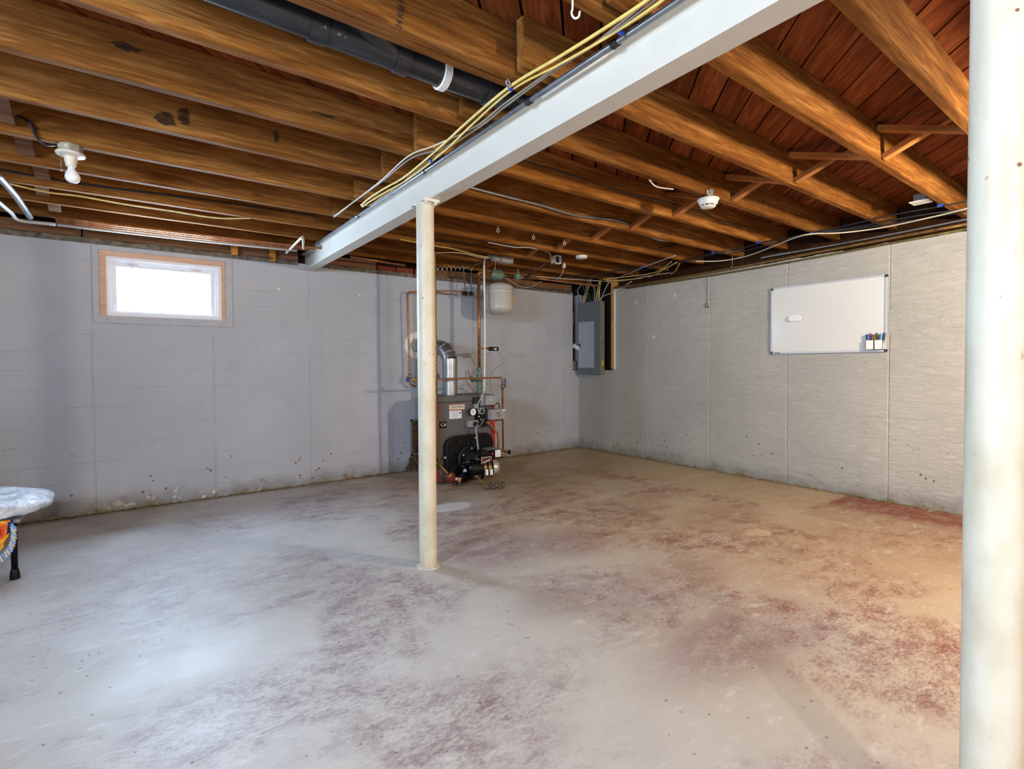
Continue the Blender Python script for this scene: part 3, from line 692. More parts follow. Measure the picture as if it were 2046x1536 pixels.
T('electrical_cable', Pz([(668, 434), (705, 405), (765, 361), (822, 316), (880, 297), (955, 256), (1020, 204), (1110, 140), (1190, 88), (1290, 14), (1330, -20)], cz-0.003), 0.0032, M['greycable'], 'thin grey cable twisted beside the sagging cream cable', 'cable', GB)
beamx = bx0-0.010
cd_ = tag(empty('conduit', (beamx, -0.05, bz1-0.012)), 'grey steel conduit clipped to the top flange of the beam', 'conduit')
bm = new(); tube(bm, [(beamx, -0.06, bz1-0.012), (beamx, -5.6, bz1-0.012)], 0.0105, 14); child(cd_, 'pipe', bm, M['conduit'], smooth=True)
for yy in (-0.55, -1.55, -2.6, -3.55, -4.02):
    bm = new(); lathe(bm, (beamx, yy, bz1-0.012), (0, 1, 0), [(0, 0.012), (0, 0.0155), (0.028, 0.0155), (0.028, 0.012)], 12); cyl(bm, (beamx, yy+0.014, bz1-0.03), (beamx+0.004, yy+0.014, bz1-0.001), 0.004, seg=6); child(cd_, 'beam_clamp', bm, M['iron'] if yy < -3 else M['conduit'], smooth=0.6)
bm = new(); tube(bm, [(bx0+0.006, -3.60, bz1-0.016), (bx0+0.006, -3.99, bz1-0.016)], 0.008, 12); o = obj('conduit', bm, M['beam'], smooth=True); recentre(o, (bx0, -3.6, bz1-0.016)); tag(o, 'short white painted conduit length under the beam flange between two dark clamps', 'conduit')
# clips, hooks, staples
def ring_hook(name, p, r, mat, label, cat, group=None, shank=0.02, plane='x', hookopen=False, th=0.0022):
    p = Vector(p); t = tag(empty(name, p), label, cat, group); bm = new()
    ax = Vector((1, 0, 0)) if plane == 'x' else Vector((0.7, 0.7, 0)).normalized()
    c_ = p - Vector((0, 0, shank+r)); a0, a1 = (PI/2, PI/2+2*PI*0.98) if not hookopen else (PI/2+0.0, PI/2+2*PI*0.72)
    pts = [c_ + ax*(r*math.cos(a))*1.0 + Vector((0, 0, r*math.sin(a))) for a in np.linspace(a0, a1, 18)]
    tube(bm, [p+Vector((0, 0, 0.002))]+pts, th, 8); child(t, 'hook_wire', bm, mat, smooth=True)
    return t
for i, (px, py, lb) in enumerate(((995, 452, 'small white screw eye in the joist, closest to the steel column'), (1066, 467, 'small white screw eye in the joist, middle one of three'), (1128, 479, 'small white screw eye in the joist, farthest from the steel column'))):
    p = A(px, py, z=JB); ring_hook('screw_eye', p, 0.013, M['white'], lb, 'hook', 'screw eyes under the middle joist')
p = A(1144, -4, z=JB); t = tag(empty('utility_hook', p), 'white coated cup hook hanging from the joist at the top edge', 'hook')
bm = new(); e = (UU*0+RR); tube(bm, [p+Vector((0, 0, 0.004)), p-Vector((0, 0, 0.03)), p-Vector((0.004, 0, 0.048)), p-Vector((0, 0, 0.060))+e*0.006, p-Vector((0, 0, 0.056))+e*0.018, p-Vector((0, 0, 0.040))+e*0.022], 0.0032, 10, 6); child(t, 'hook_wire', bm, M['white'], smooth=True)
ring_hook('cable_hook', A(1015, 158, z=JB), 0.009, M['greycable'], 'small grey wire clip holding the yellow cables under the doubled joist', 'hook', shank=0.006, th=0.003)
ring_hook('cable_hook', A(668, 427, z=JB), 0.010, M['greycable'], 'small grey ring hook at the end of the sagging cream cable', 'hook', shank=0.006, th=0.0025)
for px, py, lb in ((1021, 175, 'blue cable tie round the yellow cables below the wire clip'), (1240, 62, 'blue cable tie round the cables nearest the top edge of the picture'), (862, 320, 'blue cable tie on the thin yellow cable midway along the beam')):
    p = A(px, py, z=cz-0.003); bm = new(); q = A(px-10, py+8, z=cz-0.003); dv = (q-p).normalized()
    lathe(bm, p-dv*0.004, dv, [(0, 0.011), (0, 0.0135), (0.007, 0.0135), (0.007, 0.011)], 14); o = obj('cable_tie', bm, M['bluecap'], smooth=0.6); recentre(o, p); tag(o, lb, 'cable tie', 'blue cable ties along the beam')

# ------------------------------------------------------------------ bare bulb fixture at the left
p = A(142, 296, z=JB); p = Vector((p.x, -1.834, JB))
lf = tag(empty('ceiling_light', p), 'porcelain lampholder with bare white bulb under the joist', 'light')
def lc(name, bm, mat, **k): return child(lf, name, bm, mat, **k)
bm = new(); lathe(bm, p, (0, 0, -1), [(0.0, 0.048), (0.002, 0.050), (0.036, 0.050), (0.038, 0.048)], 8); jb = lc('junction_box', bm, simple('box_painted_steel', lin(176, 168, 142), 0.5, 0.3, 0.12, 30), bevel=0.002)
for da in (-0.35, 0.35):
    a = math.radians(-125)+da; c_ = p + Vector((math.cos(a)*0.0475, math.sin(a)*0.0475, -0.019)); nn = Vector((math.cos(a), math.sin(a), 0))
    bm = new(); cyl(bm, c_, c_+nn*0.003, 0.008, seg=14); k_ = obj('knockout', bm, M['cream']); k_.parent = jb
bm = new(); lathe(bm, p-Vector((0, 0, 0.038)), (0, 0, -1), [(0, 0.058), (0.004, 0.060), (0.012, 0.056), (0.016, 0.036), (0.020, 0.027), (0.045, 0.025), (0.050, 0.022), (0.062, 0.021), (0.066, 0.019)], 32)
for i in range(20):
    pass
lc('lampholder', bm, simple('porcelain', lin(226, 214, 196), 0.25, 0, 0.02), smooth=0.7)
bm = new(); lathe(bm, p-Vector((0, 0, 0.100)), Vector((0.10, 0.02, -1)), [(0, 0.013), (0.010, 0.0135), (0.022, 0.017), (0.036, 0.026), (0.050, 0.0305), (0.062, 0.0305), (0.074, 0.025), (0.082, 0.014), (0.085, 0.0)], 32); lc('bulb', bm, M['bulb'], smooth=True)
bm = new(); pc = p + Vector((-0.036, -0.012, -0.05)); tube(bm, [pc, pc-Vector((0, 0, 0.075))], 0.0012, 6); cyl(bm, pc-Vector((0, 0, 0.075)), pc-Vector((0, 0, 0.088)), 0.003, seg=8); lc('pull_chain', bm, M['galv'], smooth=True)
T('electrical_cable', [A(34, 232, y=-1.86), A(50, 238, y=-1.862), A(64, 252, y=-1.864), A(72, 272, y=-1.866), A(88, 288, y=-1.87), p+Vector((-0.052, -0.02, -0.016))], 0.0060, M['blackcable'], 'black cable curving down the joist to the bare bulb fixture', 'cable')
T('electrical_cable', [A(-20, 336, y=-1.00), A(60, 350, y=-1.003), A(140, 364, y=-1.003), A(260, 380, y=-1.004), A(400, 398, y=-1.004), A(520, 415, y=-1.004), A(690, 441, y=-1.004)], 0.0068, M['blackcable'], 'black cable running level along a joist behind the bare bulb', 'cable')
T('electrical_cable', [A(-20, 358, z=JB-0.006), A(90, 383, z=JB-0.006), A(160, 392, z=JB-0.008), A(250, 408, z=JB-0.012), A(340, 421, z=JB-0.008), A(430, 435, z=JB-0.006), A(500, 436, z=JB-0.006)], 0.0052, M['yellow'], 'yellow cable drooping slightly under the joists left of the beam', 'cable')

# ------------------------------------------------------------------ smoke alarm and other ceiling fittings
p = Vector((-1.93, -3.225+0.02, JB+0.03)); p = A(1415, 398, z=JB-0.016)
sm = tag(empty('smoke_alarm', p), 'round white smoke alarm with dark vents hanging from an octagon box', 'smoke alarm')
bm = new(); lathe(bm, p+Vector((0, 0, 0.055)), (0, 0, -1), [(0, 0.036), (0.052, 0.036)], 8); child(sm, 'junction_box', bm, M['galv'], bevel=0.001)
bm = new(); lathe(bm, p+Vector((0, 0, 0.003)), (0, 0, -1), [(0, 0.064), (0.004, 0.069), (0.011, 0.069), (0.015, 0.061), (0.034, 0.059), (0.040, 0.053), (0.043, 0.042)], 40); child(sm, 'body', bm, M['white'], smooth=0.7)
bm = new(); lathe(bm, p-Vector((0, 0, 0.039)), (0, 0, -1), [(0, 0.043), (0.009, 0.043)], 32); child(sm, 'vent', bm, M['black'])
bm = new(); lathe(bm, p-Vector((0, 0, 0.047)), (0, 0, -1), [(0, 0.046), (0.003, 0.047), (0.008, 0.041), (0.009, 0)], 32)
for a in range(8): c_ = p+Vector((math.cos(a*PI/4)*0.043, math.sin(a*PI/4)*0.043, -0.038)); cyl(bm, c_, c_-Vector((0, 0, 0.011)), 0.0035, seg=6)
child(sm, 'cover', bm, M['white'], smooth=0.7)
bm = new(); tube(bm, [p+Vector((-0.034, -0.03, 0.01)), p+Vector((-0.055, -0.03, 0.022)), p+Vector((-0.05, -0.02, 0.042)), p+Vector((-0.03, -0.02, 0.040))], 0.0035, 8, 5); child(sm, 'wire_loop', bm, M['cream'], smooth=True)
p = A(1162, 512, z=JB-0.004)
t = tag(empty('round_detector', p), 'plain round white detector disc on a joist near the breaker panel', 'detector')
bm = new(); lathe(bm, p+Vector((0, 0, 0.004)), (0, 0, -1), [(0, 0.058), (0.003, 0.060), (0.020, 0.058), (0.026, 0.050), (0.027, 0)], 32); child(t, 'body', bm, M['white'], smooth=0.7)
p = A(1840, 403, z=JB+0.015)
t = tag(empty('junction_box', p), 'white square box on a bracket between joists near the corner column', 'junction box')
bm = new(); box(bm, p+Vector((-0.035, -0.035, 0)), p+Vector((0.035, 0.035, 0.05))); child(t, 'box', bm, M['galv'], bevel=0.002)
bm = new(); box(bm, p+Vector((-0.055, -0.055, -0.006)), p+Vector((0.055, 0.055, 0.0))); child(t, 'cover_plate', bm, M['white'], bevel=0.002)
p = A(1112, 519, y=-1.03)
t = tag(empty('switch_box', p), 'small white open electrical box mounted on a joist face', 'junction box')
bm = new(); x0, z0 = p.x-0.045, p.z-0.045
for a, b in (((-.045, -.045), (.045, -.037)), ((-.045, .037), (.045, .045)), ((-.045, -.045), (-.037, .045)), ((.037, -.045), (.045, .045))): box(bm, (p.x+a[0], -1.06, p.z+a[1]), (p.x+b[0], -1.012, p.z+b[1]))
child(t, 'box', bm, M['white'], bevel=0.001)
bm = new(); box(bm, (p.x-0.037, -1.03, p.z-0.037), (p.x+0.037, -1.012, p.z+0.037)); child(t, 'back', bm, M['iron'])
p = A(1127, 532, y=-1.03)
t = tag(empty('wire_connector', p), 'small cream terminal block dangling below the open box', 'connector')
bm = new(); box(bm, p-Vector((0.018, 0.012, 0.016)), p+Vector((0.018, 0.012, 0.016))); child(t, 'block', bm, M['cream'], bevel=0.002)
bm = new(); lathe(bm, p+Vector((0, 0, 0.022)), (0, -1, 0), [(0, 0.014), (0.004, 0.016), (0.01, 0.012)], 16); child(t, 'cap', bm, M['white'], smooth=0.6)
bm = new(); tube(bm, [p-Vector((0.008, 0, 0.014)), A(1124, 545, y=-1.0), A(1116, 556, y=-0.9), A(1112, 558, y=-0.85)], 0.0035, 8, 5); child(t, 'lead_wire', bm, M['whitecable'], smooth=True)
T('electrical_cable', [A(975, 484, y=-1.46), A(1000, 489, y=-1.46), A(1030, 494, y=-1.46), A(1060, 495, y=-1.455), A(1095, 504, y=-1.3), A(1101, 515, y=-1.1), A(1103, 528, y=-1.05)], 0.0045, M['whitecable'], 'white cable stapled along a joist above the expansion tank', 'cable')
# right-hand bays
T('flexible_conduit', [A(930, 372, y=-2.41), A(1000, 390, y=-2.41), A(1080, 410, y=-2.41), A(1150, 430, y=-2.41), A(1230, 440, y=-2.40), A(1262, 452, y=-2.36), A(1290, 468, y=-2.34), A(1322, 480, y=-2.32), A(1360, 479, y=-2.32), A(1398, 478, y=-2.2)], 0.0085, M['conduit'], 'grey flexible metal conduit snaking along a joist in the middle bays', 'conduit', smooth=14, seg=10, ribs=1)
T('electrical_cable', [A(1030, 316, y=-2.86), A(1100, 337, y=-2.86), A(1180, 362, y=-2.86), A(1260, 388, y=-2.86), A(1330, 404, y=-2.86), A(1390, 421, y=-2.83), A(1440, 440, y=-2.81), A(1500, 456, y=-2.81), A(1516, 472, y=-2.7), A(1515, 484, y=-2.6)], 0.0048, M['blackcable'], 'thin black cable crossing the joist face behind the smoke alarm', 'cable')
T('electrical_cable', [A(1297, 359, y=-3.27), A(1312, 373, y=-3.27), A(1345, 378, y=-3.27)], 0.0045, M['whitecable'], 'short white cable end poking out beside a joist left of the smoke alarm', 'cable')
T('electrical_cable', [A(1318, 495, y=-1.95), A(1335, 492, y=-1.94), A(1356, 488, y=-1.93)], 0.0055, M['blackcable'], 'short dark cable stub in the bay below the flexible conduit', 'cable')

# runs above the side wall
GW = 'wiring draped above the side wall'
zw = JB-0.015
wa = [(1935, 417), (1850, 428), (1780, 440), (1700, 455), (1622, 466), (1560, 478), (1515, 486), (1470, 499), (1425, 505), (1360, 522), (1280, 534), (1200, 545), (1130, 552)]
T('electrical_cable', Pz(wa, zw), 0.0058, M['blackcable'], 'upper black cable swagged from joist to joist above the whiteboard wall', 'cable', GW)
T('electrical_cable', Pz([(a, b+5+3*math.sin(i*1.3)) for i, (a, b) in enumerate(wa)], zw-0.006), 0.0050, M['blackcable'], 'lower black cable bundled just under the upper black one', 'cable', GW)
T('electrical_cable', Pz([(1935, 402), (1880, 412), (1800, 426), (1700, 448), (1600, 470), (1516, 486)], zw+0.004), 0.0050, M['blackcable'], 'black cable reaching the blue staple nearest the corner column', 'cable', GW)
T('electrical_cable', Pz([(1938, 415), (1860, 434), (1760, 455), (1680, 465), (1625, 467), (1590, 474), (1540, 494), (1490, 512), (1440, 521), (1390, 522)], zw-0.012), 0.0055, M['cream'], 'pinkish cream cable crossing under the black cables above the whiteboard', 'cable', GW)
T('electrical_cable', Pz([(1600, 500), (1530, 512), (1480, 523), (1420, 538), (1340, 545), (1290, 552), (1235, 562), (1180, 560), (1120, 556), (1070, 552)], zw-0.016), 0.0055, M['whitecable'], 'white cable looping from the side wall over to the breaker panel', 'cable', GW)
T('electrical_cable', Pz([(1352, 524), (1330, 536), (1300, 552), (1260, 558), (1228, 560), (1205, 558)], zw-0.02), 0.0055, M['yellow'], 'yellow cable dropping from the black bundle toward the panel top', 'cable', GW)
T('electrical_cable', Pz([(1358, 526), (1345, 545), (1310, 556), (1270, 572), (1245, 575), (1225, 567), (1212, 560)], zw-0.03), 0.0050, M['yellow'], 'yellow cable sagging lowest in front of the concrete near the panel', 'cable', GW)
T('electrical_cable', Pz([(1342, 522), (1318, 540), (1290, 548), (1240, 554), (1212, 556)], zw-0.012), 0.0045, M['yellow'], 'thin yellow cable highest in the sheaf beside the panel', 'cable', GW)
T('electrical_cable', Pz([(1350, 470-60+100), (1290, 532), (1240, 553), (1216, 563)], zw-0.008), 0.0045, M['whitecable'], 'thin white cable rising steeply from the panel to the blue tie', 'cable', GW)
for px, py, lb in ((1515, 484, 'blue cable staple where the thin black cable meets the bundle'), (1425, 505, 'blue cable staple on the second joist from the panel corner side'), (1622, 466, 'blue cable staple at the crossing of cream and black cables'), (1282, 533, 'blue cable staple closest to the breaker panel'), (1878, 411, 'blue cable staple nearest the corner column')):
    p = A(px, py, z=zw-0.002); bm = new(); box(bm, p-Vector((0.006, 0.014, 0.008)), p+Vector((0.006, 0.014, 0.010))); box(bm, p+Vector((-0.002, -0.016, -0.006)), p+Vector((0.002, -0.011, 0.018))); box(bm, p+Vector((-0.002, 0.011, -0.006)), p+Vector((0.002, 0.016, 0.018)))
    o = obj('cable_staple', bm, M['bluecap'], bevel=0.001); recentre(o, p); tag(o, lb, 'cable staple', 'blue staples above the side wall')
# pipe run round the corner: copper along the back wall to the boiler, along the side wall to the corner column
pw = [A(1935, 447, x=-0.06), A(1700, 491, x=-0.06), A(1500, 529, x=-0.06), A(1360, 554, x=-0.06), A(1262, 570, x=-0.06)]
T('water_pipe', pw+[A(1228, 574, x=-0.07)], 0.0125, simple('oily_brown_pipe', lin(128, 96, 52), 0.45, 0.5, 0.25, 30), 'brown painted pipe along the top of the side wall above the whiteboard', 'pipe', smooth=4, seg=12)
T('gas_pipe', [A(1935, 455, x=-0.045)+Vector((0, 0, -0.006)), A(1500, 537, x=-0.045), A(1250, 576, x=-0.045)], 0.008, simple('olive_pipe', lin(110, 100, 56), 0.5, 0.4, 0.25, 30), 'thin olive pipe directly below the brown wall pipe', 'pipe', smooth=4, seg=10)
T('flexible_conduit', [A(1936, 437, x=-0.05), A(1800, 464, x=-0.05), A(1700, 483, x=-0.052), A(1600, 501, x=-0.05), A(1520, 515, x=-0.045)], 0.0075, M['galv'], 'ribbed silver armoured cable lying on the wall pipe by the corner column', 'conduit', smooth=40, seg=8, ribs=1)
T('water_pipe', [A(1198, 571, z=2.135), A(1160, 567, z=2.135), A(1120, 562, z=2.138), A(1082, 557, z=2.14)], 0.012, M['copper'], 'copper pipe from the panel corner toward the black check valve', 'pipe', smooth=4, seg=12)
# hanging pipe strap on the side wall pipe
p = A(1463, 533, x=-0.08); t = tag(empty('pipe_strap', p), 'bronze hook strap holding the wall pipe up to a joist', 'pipe hanger')
bm = new(); q = A(1464, 498, x=-0.085); tube(bm, [p, q, q+Vector((0.02, -0.02, 0.012)), q+Vector((0.04, -0.1, 0.016))], 0.004, 8, 4); child(t, 'rod', bm, M['brass'], smooth=True)
bm = new(); lathe(bm, p-Vector((0, 0.012, 0)), (0, 1, 0), [(0, 0.014), (0, 0.018), (0.024, 0.018), (0.024, 0.014)], 14); child(t, 'clamp', bm, M['brass'], smooth=0.6)

# ------------------------------------------------------------------ copper pipes above the window
GP = 'copper pipes running along the window wall'
for i, (dy, dz, r, m, lb, e) in enumerate(((0, 0.0, 0.0095, 'copper', 'outer copper pipe above the window, capped just in front of the beam', (655, 499)), (0.045, -0.004, 0.0090, 'copper', 'second copper pipe from the room side above the window', (640, 497)), (0.09, -0.010, 0.0085, 'copper', 'third copper pipe from the room side above the window', (632, 505)), (0.135, -0.02, 0.0095, 'whitecable', 'pale plastic pipe closest to the window wall above the casing', (560, 492)))):
    a = A(110, 435, z=2.225); b = A(650, 497, z=2.225); a = a + Vector((-0.0, dy, dz)); b = b + Vector((-0.07*i, dy, dz))
    o = T('water_pipe', [a, (a+b)/2+Vector((0, 0, -0.004)), b], r, M[m], lb, 'pipe', GP, smooth=4, seg=12)
    if i == 0: bm = new(); lathe(bm, b-Vector((0.004, 0, 0)), (1, 0, 0), [(0, r+0.004), (0.008, r+0.004), (0.010, 0.002)], 14); child(o, 'end_cap', bm, M['brass'], smooth=0.6)
T('water_pipe', [A(-10, 345, z=2.225), A(30, 390, z=2.225), A(60, 434, z=2.22)], 0.018, M['galv'], 'silver wrapped pipe coming down at the left edge of the picture', 'pipe', smooth=6, seg=14)
T('water_pipe', [A(-10, 398, z=2.215), A(22, 425, z=2.215), A(40, 440, z=2.215), A(110, 448, z=2.21)], 0.012, M['whitecable'], 'thin whitish pipe bending from the left edge onto the pipe run', 'pipe', smooth=6, seg=12)
T('water_pipe', [A(572, 505, z=2.2), A(603, 474, z=2.24), A(606, 480, z=2.22), A(606, 496, z=2.2)], 0.0095, M['cream'], 'cream pipe elbow sticking up beside the beam end', 'pipe', smooth=0, seg=12)
for px, py, py2, lb, m in ((470, 491, 509, 'short orange wooden hanger block hung low above the window corner', 'stud'), (546, 487, 523, 'longer orange wooden hanger block between window and beam', 'stud')):
    p0 = A(px, py, y=-0.09); p1 = A(px, py2, y=-0.05); bm = new(); box(bm, (p0.x-0.026, -0.055, p1.z), (p0.x+0.026, -0.035, JB-0.003)); o = obj('wooden_hanger', bm, M[m], bevel=0.002); recentre(o, (p0.x, -0.045, p1.z)); tag(o, lb, 'wood block')
p = A(636, 462, y=-0.62); bm = new(); box(bm, (p.x-0.02, -0.60, p.z-0.06), (p.x+0.02, -0.597, p.z+0.07)); o = obj('steel_strap', bm, M['galv'], bevel=0.0005); recentre(o, p); tag(o, 'small galvanised strap nailed to a joist beside the beam', 'strap')

# ------------------------------------------------------------------ whiteboard
wb = tag(empty('whiteboard', (-0.02, -3.178, 1.255)), 'large whiteboard with aluminium frame on the side wall', 'whiteboard')
y0, y1, z0, z1 = -3.660, -2.698, 1.252, 1.892; th = 0.018
def wc(name, bm, mat, **k): return child(wb, name, bm, mat, **k)
bm = new(); box(bm, (-0.016, y0+0.01, z0+0.01), (-0.006, y1-0.01, z1-0.01)); wc('panel', bm, M['board'])
for lo, hi in (((-0.024, y0+0.02, z0), (-0.004, y1-0.02, z0+0.018)), ((-0.024, y0+0.02, z1-0.014), (-0.004, y1-0.02, z1)), ((-0.024, y0, z0+0.02), (-0.004, y0+0.018, z1-0.02)), ((-0.024, y1-0.014, z0+0.02), (-0.004, y1, z1-0.02))):
    bm = new(); box(bm, lo, hi); wc('frame_rail', bm, M['alu'], bevel=0.002)
for yy, zz in ((y0, z0), (y0, z1-0.024), (y1-0.024, z0), (y1-0.024, z1-0.024)):
    bm = new(); box(bm, (-0.026, yy-0.001, zz-0.001), (-0.003, yy+0.025, zz+0.025)); wc('corner_cap', bm, M['brown'], bevel=0.005)
bm = new(); box(bm, (-0.0245, -2.79, z0+0.005), (-0.024, -2.735, z0+0.012)); o = wc('maker_mark', bm, M['ink']); 
er = tag(empty('whiteboard_eraser', (-0.016, -2.93, 1.585)), 'white oval magnetic eraser stuck on the whiteboard', 'eraser')
def pill(bm, x0, x1, cy, cz_, hw, hh, sc=1.0, seg=12):
    pts = []
    for i in range(seg+1): a = -PI/2+PI*i/seg; pts.append((cy+(hw-hh)+math.cos(a)*hh*sc, cz_+math.sin(a)*hh*sc))
    for i in range(seg+1): a = PI/2+PI*i/seg; pts.append((cy-(hw-hh)+math.cos(a)*hh*sc, cz_+math.sin(a)*hh*sc))
    a_ = [bm.verts.new((x0, p[0], p[1])) for p in pts]; b_ = [bm.verts.new((x1, p[0], p[1])) for p in pts]; n = len(pts)
    bm.faces.new(a_); bm.faces.new(b_[::-1])
    for i in range(n): bm.faces.new((a_[i], b_[i], b_[(i+1) % n], a_[(i+1) % n]))
    bmesh.ops.recalc_face_normals(bm, faces=bm.faces[:])
bm = new(); pill(bm, -0.020, -0.016, -2.93, 1.585, 0.060, 0.026); child(er, 'felt_pad', bm, M['brown'])
bm = new(); pill(bm, -0.042, -0.020, -2.93, 1.585, 0.062, 0.028); child(er, 'grip', bm, M['white'], bevel=0.005)
hd = tag(empty('marker_holder', (-0.02, -3.585, 1.27)), 'white magnetic holder cups full of markers on the whiteboard', 'marker holder')
for hy in (-3.548, -3.611):
    bm = new(); zz0, zz1 = 1.271, 1.350
    for lo, hi in (((-0.060, hy-0.030, zz0), (-0.017, hy+0.030, zz0+0.003)), ((-0.060, hy-0.030, zz0), (-0.057, hy+0.030, zz1)), ((-0.020, hy-0.030, zz0), (-0.0165, hy+0.030, zz1)), ((-0.060, hy-0.030, zz0), (-0.017, hy-0.027, zz1)), ((-0.060, hy+0.027, zz0), (-0.017, hy+0.030, zz1))): box(bm, lo, hi)
    child(hd, 'cup', bm, M['white'])
cols = ['mk_green', 'mk_blue', 'mk_red', 'mk_brown', 'mk_lime', 'mk_black', 'mk_pink', 'mk_sky', 'mk_black', 'mk_red']
nm_ = ['green', 'blue', 'dark red', 'brown', 'lime green', 'black', 'pinkish', 'sky blue', 'second black', 'second red']
for i, cn in enumerate(cols[:9]):
    f = i/8.0; yb = -3.530-0.098*f; yt = -3.513-0.135*f; x_ = -0.035 - (0.012 if i % 2 else 0)
    b = Vector((x_, yb, 1.277)); e_ = Vector((x_-0.004, yt, 1.398+0.006*(i % 3))); dv = (e_-b).normalized(); L = (e_-b).length
    mk = tag(empty('marker', b), nm_[i]+' marker pen standing cap up in the white holder', 'marker', 'marker pens in the holder')
    bm = new(); lathe(bm, b, dv, [(0, 0.006), (L*0.58, 0.0072)], 12); child(mk, 'barrel', bm, M['mk_black'], smooth=0.6)
    bm = new(); lathe(bm, b+dv*L*0.56, dv, [(0, 0.0078), (L*0.40, 0.0078), (L*0.44, 0.006)], 12); child(mk, 'cap', bm, M[cn], smooth=0.6)
# masonry anchors and the cord hook on the side wall
for px, py, lb in ((1271, 603, 'white cross shaped wall anchor below the first seam, nearest the panel'), (1348, 590, 'white cross shaped wall anchor, highest of the three on the side wall'), (1306, 674, 'white cross shaped wall anchor, lowest of the three on the side wall')):
    p = A(px, py, x=-0.004); t = tag(empty('wall_anchor', p), lb, 'wall anchor', 'white wall anchors on the side wall'); bm = new()
    for a in (PI/4, -PI/4): box(bm, p+Vector((-0.006, -0.023, -0.0035)), p+Vector((0.002, 0.023, 0.0035)), Matrix.Rotation(a, 3, 'X'), p)
    child(t, 'cross', bm, M['white'])
for px, py, lb in ((557, 577, 'white plaster dab on the window wall right of the window'), (719, 590, 'small white dab on the window wall left of the copper pipes'), (1052, 618, 'small white dab on the back wall right of the expansion tank')):
    p = A(px, py, y=-0.002); bm = new(); lathe(bm, p, (0, -1, 0), [(0, 0.011), (0.004, 0.009), (0.006, 0)], 12)
    for v in bm.verts: v.co.z = p.z + (v.co.z-p.z)*1.7
    o = obj('plaster_dab', bm, M['white'], smooth=True); recentre(o, p); tag(o, lb, 'wall anchor', 'white dabs on the back wall')
p = A(1412, 610, x=-0.012); q = A(1413, 548, x=-0.012); t = tag(empty('hanging_cord', q), 'dark cord with a looped knot hanging against the side wall', 'cord')
bm = new(); tube(bm, [q+Vector((0.0, 0, 0.04)), q, p+Vector((0, 0, 0.02))], 0.0022, 6); child(t, 'line', bm, M['cord'], smooth=True)
bm = new(); tube(bm, [p+Vector((-0.004+0.004*math.sin(a*2), 0.016*math.cos(a), 0.022*math.sin(a))) for a in np.linspace(PI/2, PI/2+4.2*PI, 34)], 0.0032, 6); tube(bm, [p-Vector((0, 0, 0.02)), p-Vector((0.002, 0.03, 0.024))], 0.0032, 6); child(t, 'knot', bm, M['cord'], smooth=True)

# ------------------------------------------------------------------ breaker panel
pn = tag(empty('breaker_panel', (-0.05, -0.28, 1.03)), 'grey steel electrical breaker panel in the dark wall recess', 'electrical panel')
def pc(name, bm, mat, **k): return child(pn, name, bm, mat, **k)
bm = new(); box(bm, (-0.094, -0.488, 1.034), (-0.002, -0.074, 1.998)); pc('enclosure', bm, M['sidegrey'], bevel=0.002)
bm = new(); box(bm, (-0.102, -0.492, 1.030), (-0.094, -0.070, 2.002)); pc('front_cover', bm, M['panelgrey'], bevel=0.0015)
ys0, ys1 = A(1156, 700, x=-0.104).y, A(1187, 700, x=-0.104).y; zt, zb = 1.735, 1.120
bm = new(); box(bm, (-0.1065, ys1, zb), (-0.102, ys0, zt)); dr_ = pc('door', bm, M['doorgrey'], bevel=0.0015)
bm = new()
for lo, hi in (((-0.1075, ys1-0.006, zb-0.006), (-0.102, ys1, zt+0.006)), ((-0.1075, ys0, zb-0.006), (-0.102, ys0+0.006, zt+0.006)), ((-0.1075, ys1, zb-0.006), (-0.102, ys0, zb)), ((-0.1075, ys1, zt), (-0.102, ys0, zt+0.006))): box(bm, lo, hi)
pc('door_frame', bm, M['boxgrey'])
bm = new(); box(bm, (-0.112, ys0-0.045, 1.40), (-0.1065, ys0-0.008, 1.45)); o = obj('latch', bm, M['conduit'], bevel=0.002); o.parent = dr_
bm = new(); box(bm, (-0.113, ys0-0.034, 1.412), (-0.112, ys0-0.018, 1.438)); o = obj('latch_slot', bm, M['black']); o.parent = dr_
for zz in (1.66, 1.25):
    bm = new(); cyl(bm, (-0.109, ys1-0.004, zz-0.012), (-0.109, ys1-0.004, zz+0.012), 0.004, seg=8); pc('hinge', bm, M['galv'])
for yy in (-0.095, -0.470):
    for zz in (1.055, 1.975) + ((1.50,) if yy < -0.3 else ()):
        bm = new(); lathe(bm, (-0.102, yy, zz), (-1, 0, 0), [(0, 0.006), (0.003, 0.005), (0.004, 0)], 10); pc('screw', bm, M['galv'])
bm = new(); lathe(bm, (-0.05, -0.488, 1.44), (0, -1, 0), [(0, 0.014), (0.002, 0.014), (0.003, 0.009)], 16); pc('knockout', bm, M['conduit'])
bm = new(); box(bm, (-0.060, -0.495, 1.15), (-0.035, -0.489, 1.21)); pc('sticker', bm, M['yellowlabel'])
# tag hanging on the panel's left edge, small box and its wires
p = A(1151, 693, x=-0.12); t = tag(empty('hang_tag', p), 'white paper tag tied at the left edge of the breaker panel', 'tag')
bm = new(); box(bm, p+Vector((-0.001, -0.065, -0.028)), p+Vector((0.001, 0.06, 0.028)), Matrix.Rotation(0.42, 3, 'X'), p); child(t, 'card', bm, M['paper'])
bm = new(); tube(bm, [p+Vector((0, 0.055, 0.02)), p+Vector((0.01, 0.10, -0.06)), p+Vector((0.02, 0.085, -0.17))], 0.003, 6, 6); child(t, 'string', bm, M['cord'], smooth=True)
p = A(1146, 730, x=-0.08); t = tag(empty('junction_box', p), 'little grey box with yellow sticker low on the panel side', 'junction box')
bm = new(); box(bm, p+Vector((-0.03, -0.04, -0.055)), p+Vector((0.03, 0.03, 0.06))); child(t, 'box', bm, M['sidegrey'], bevel=0.002)
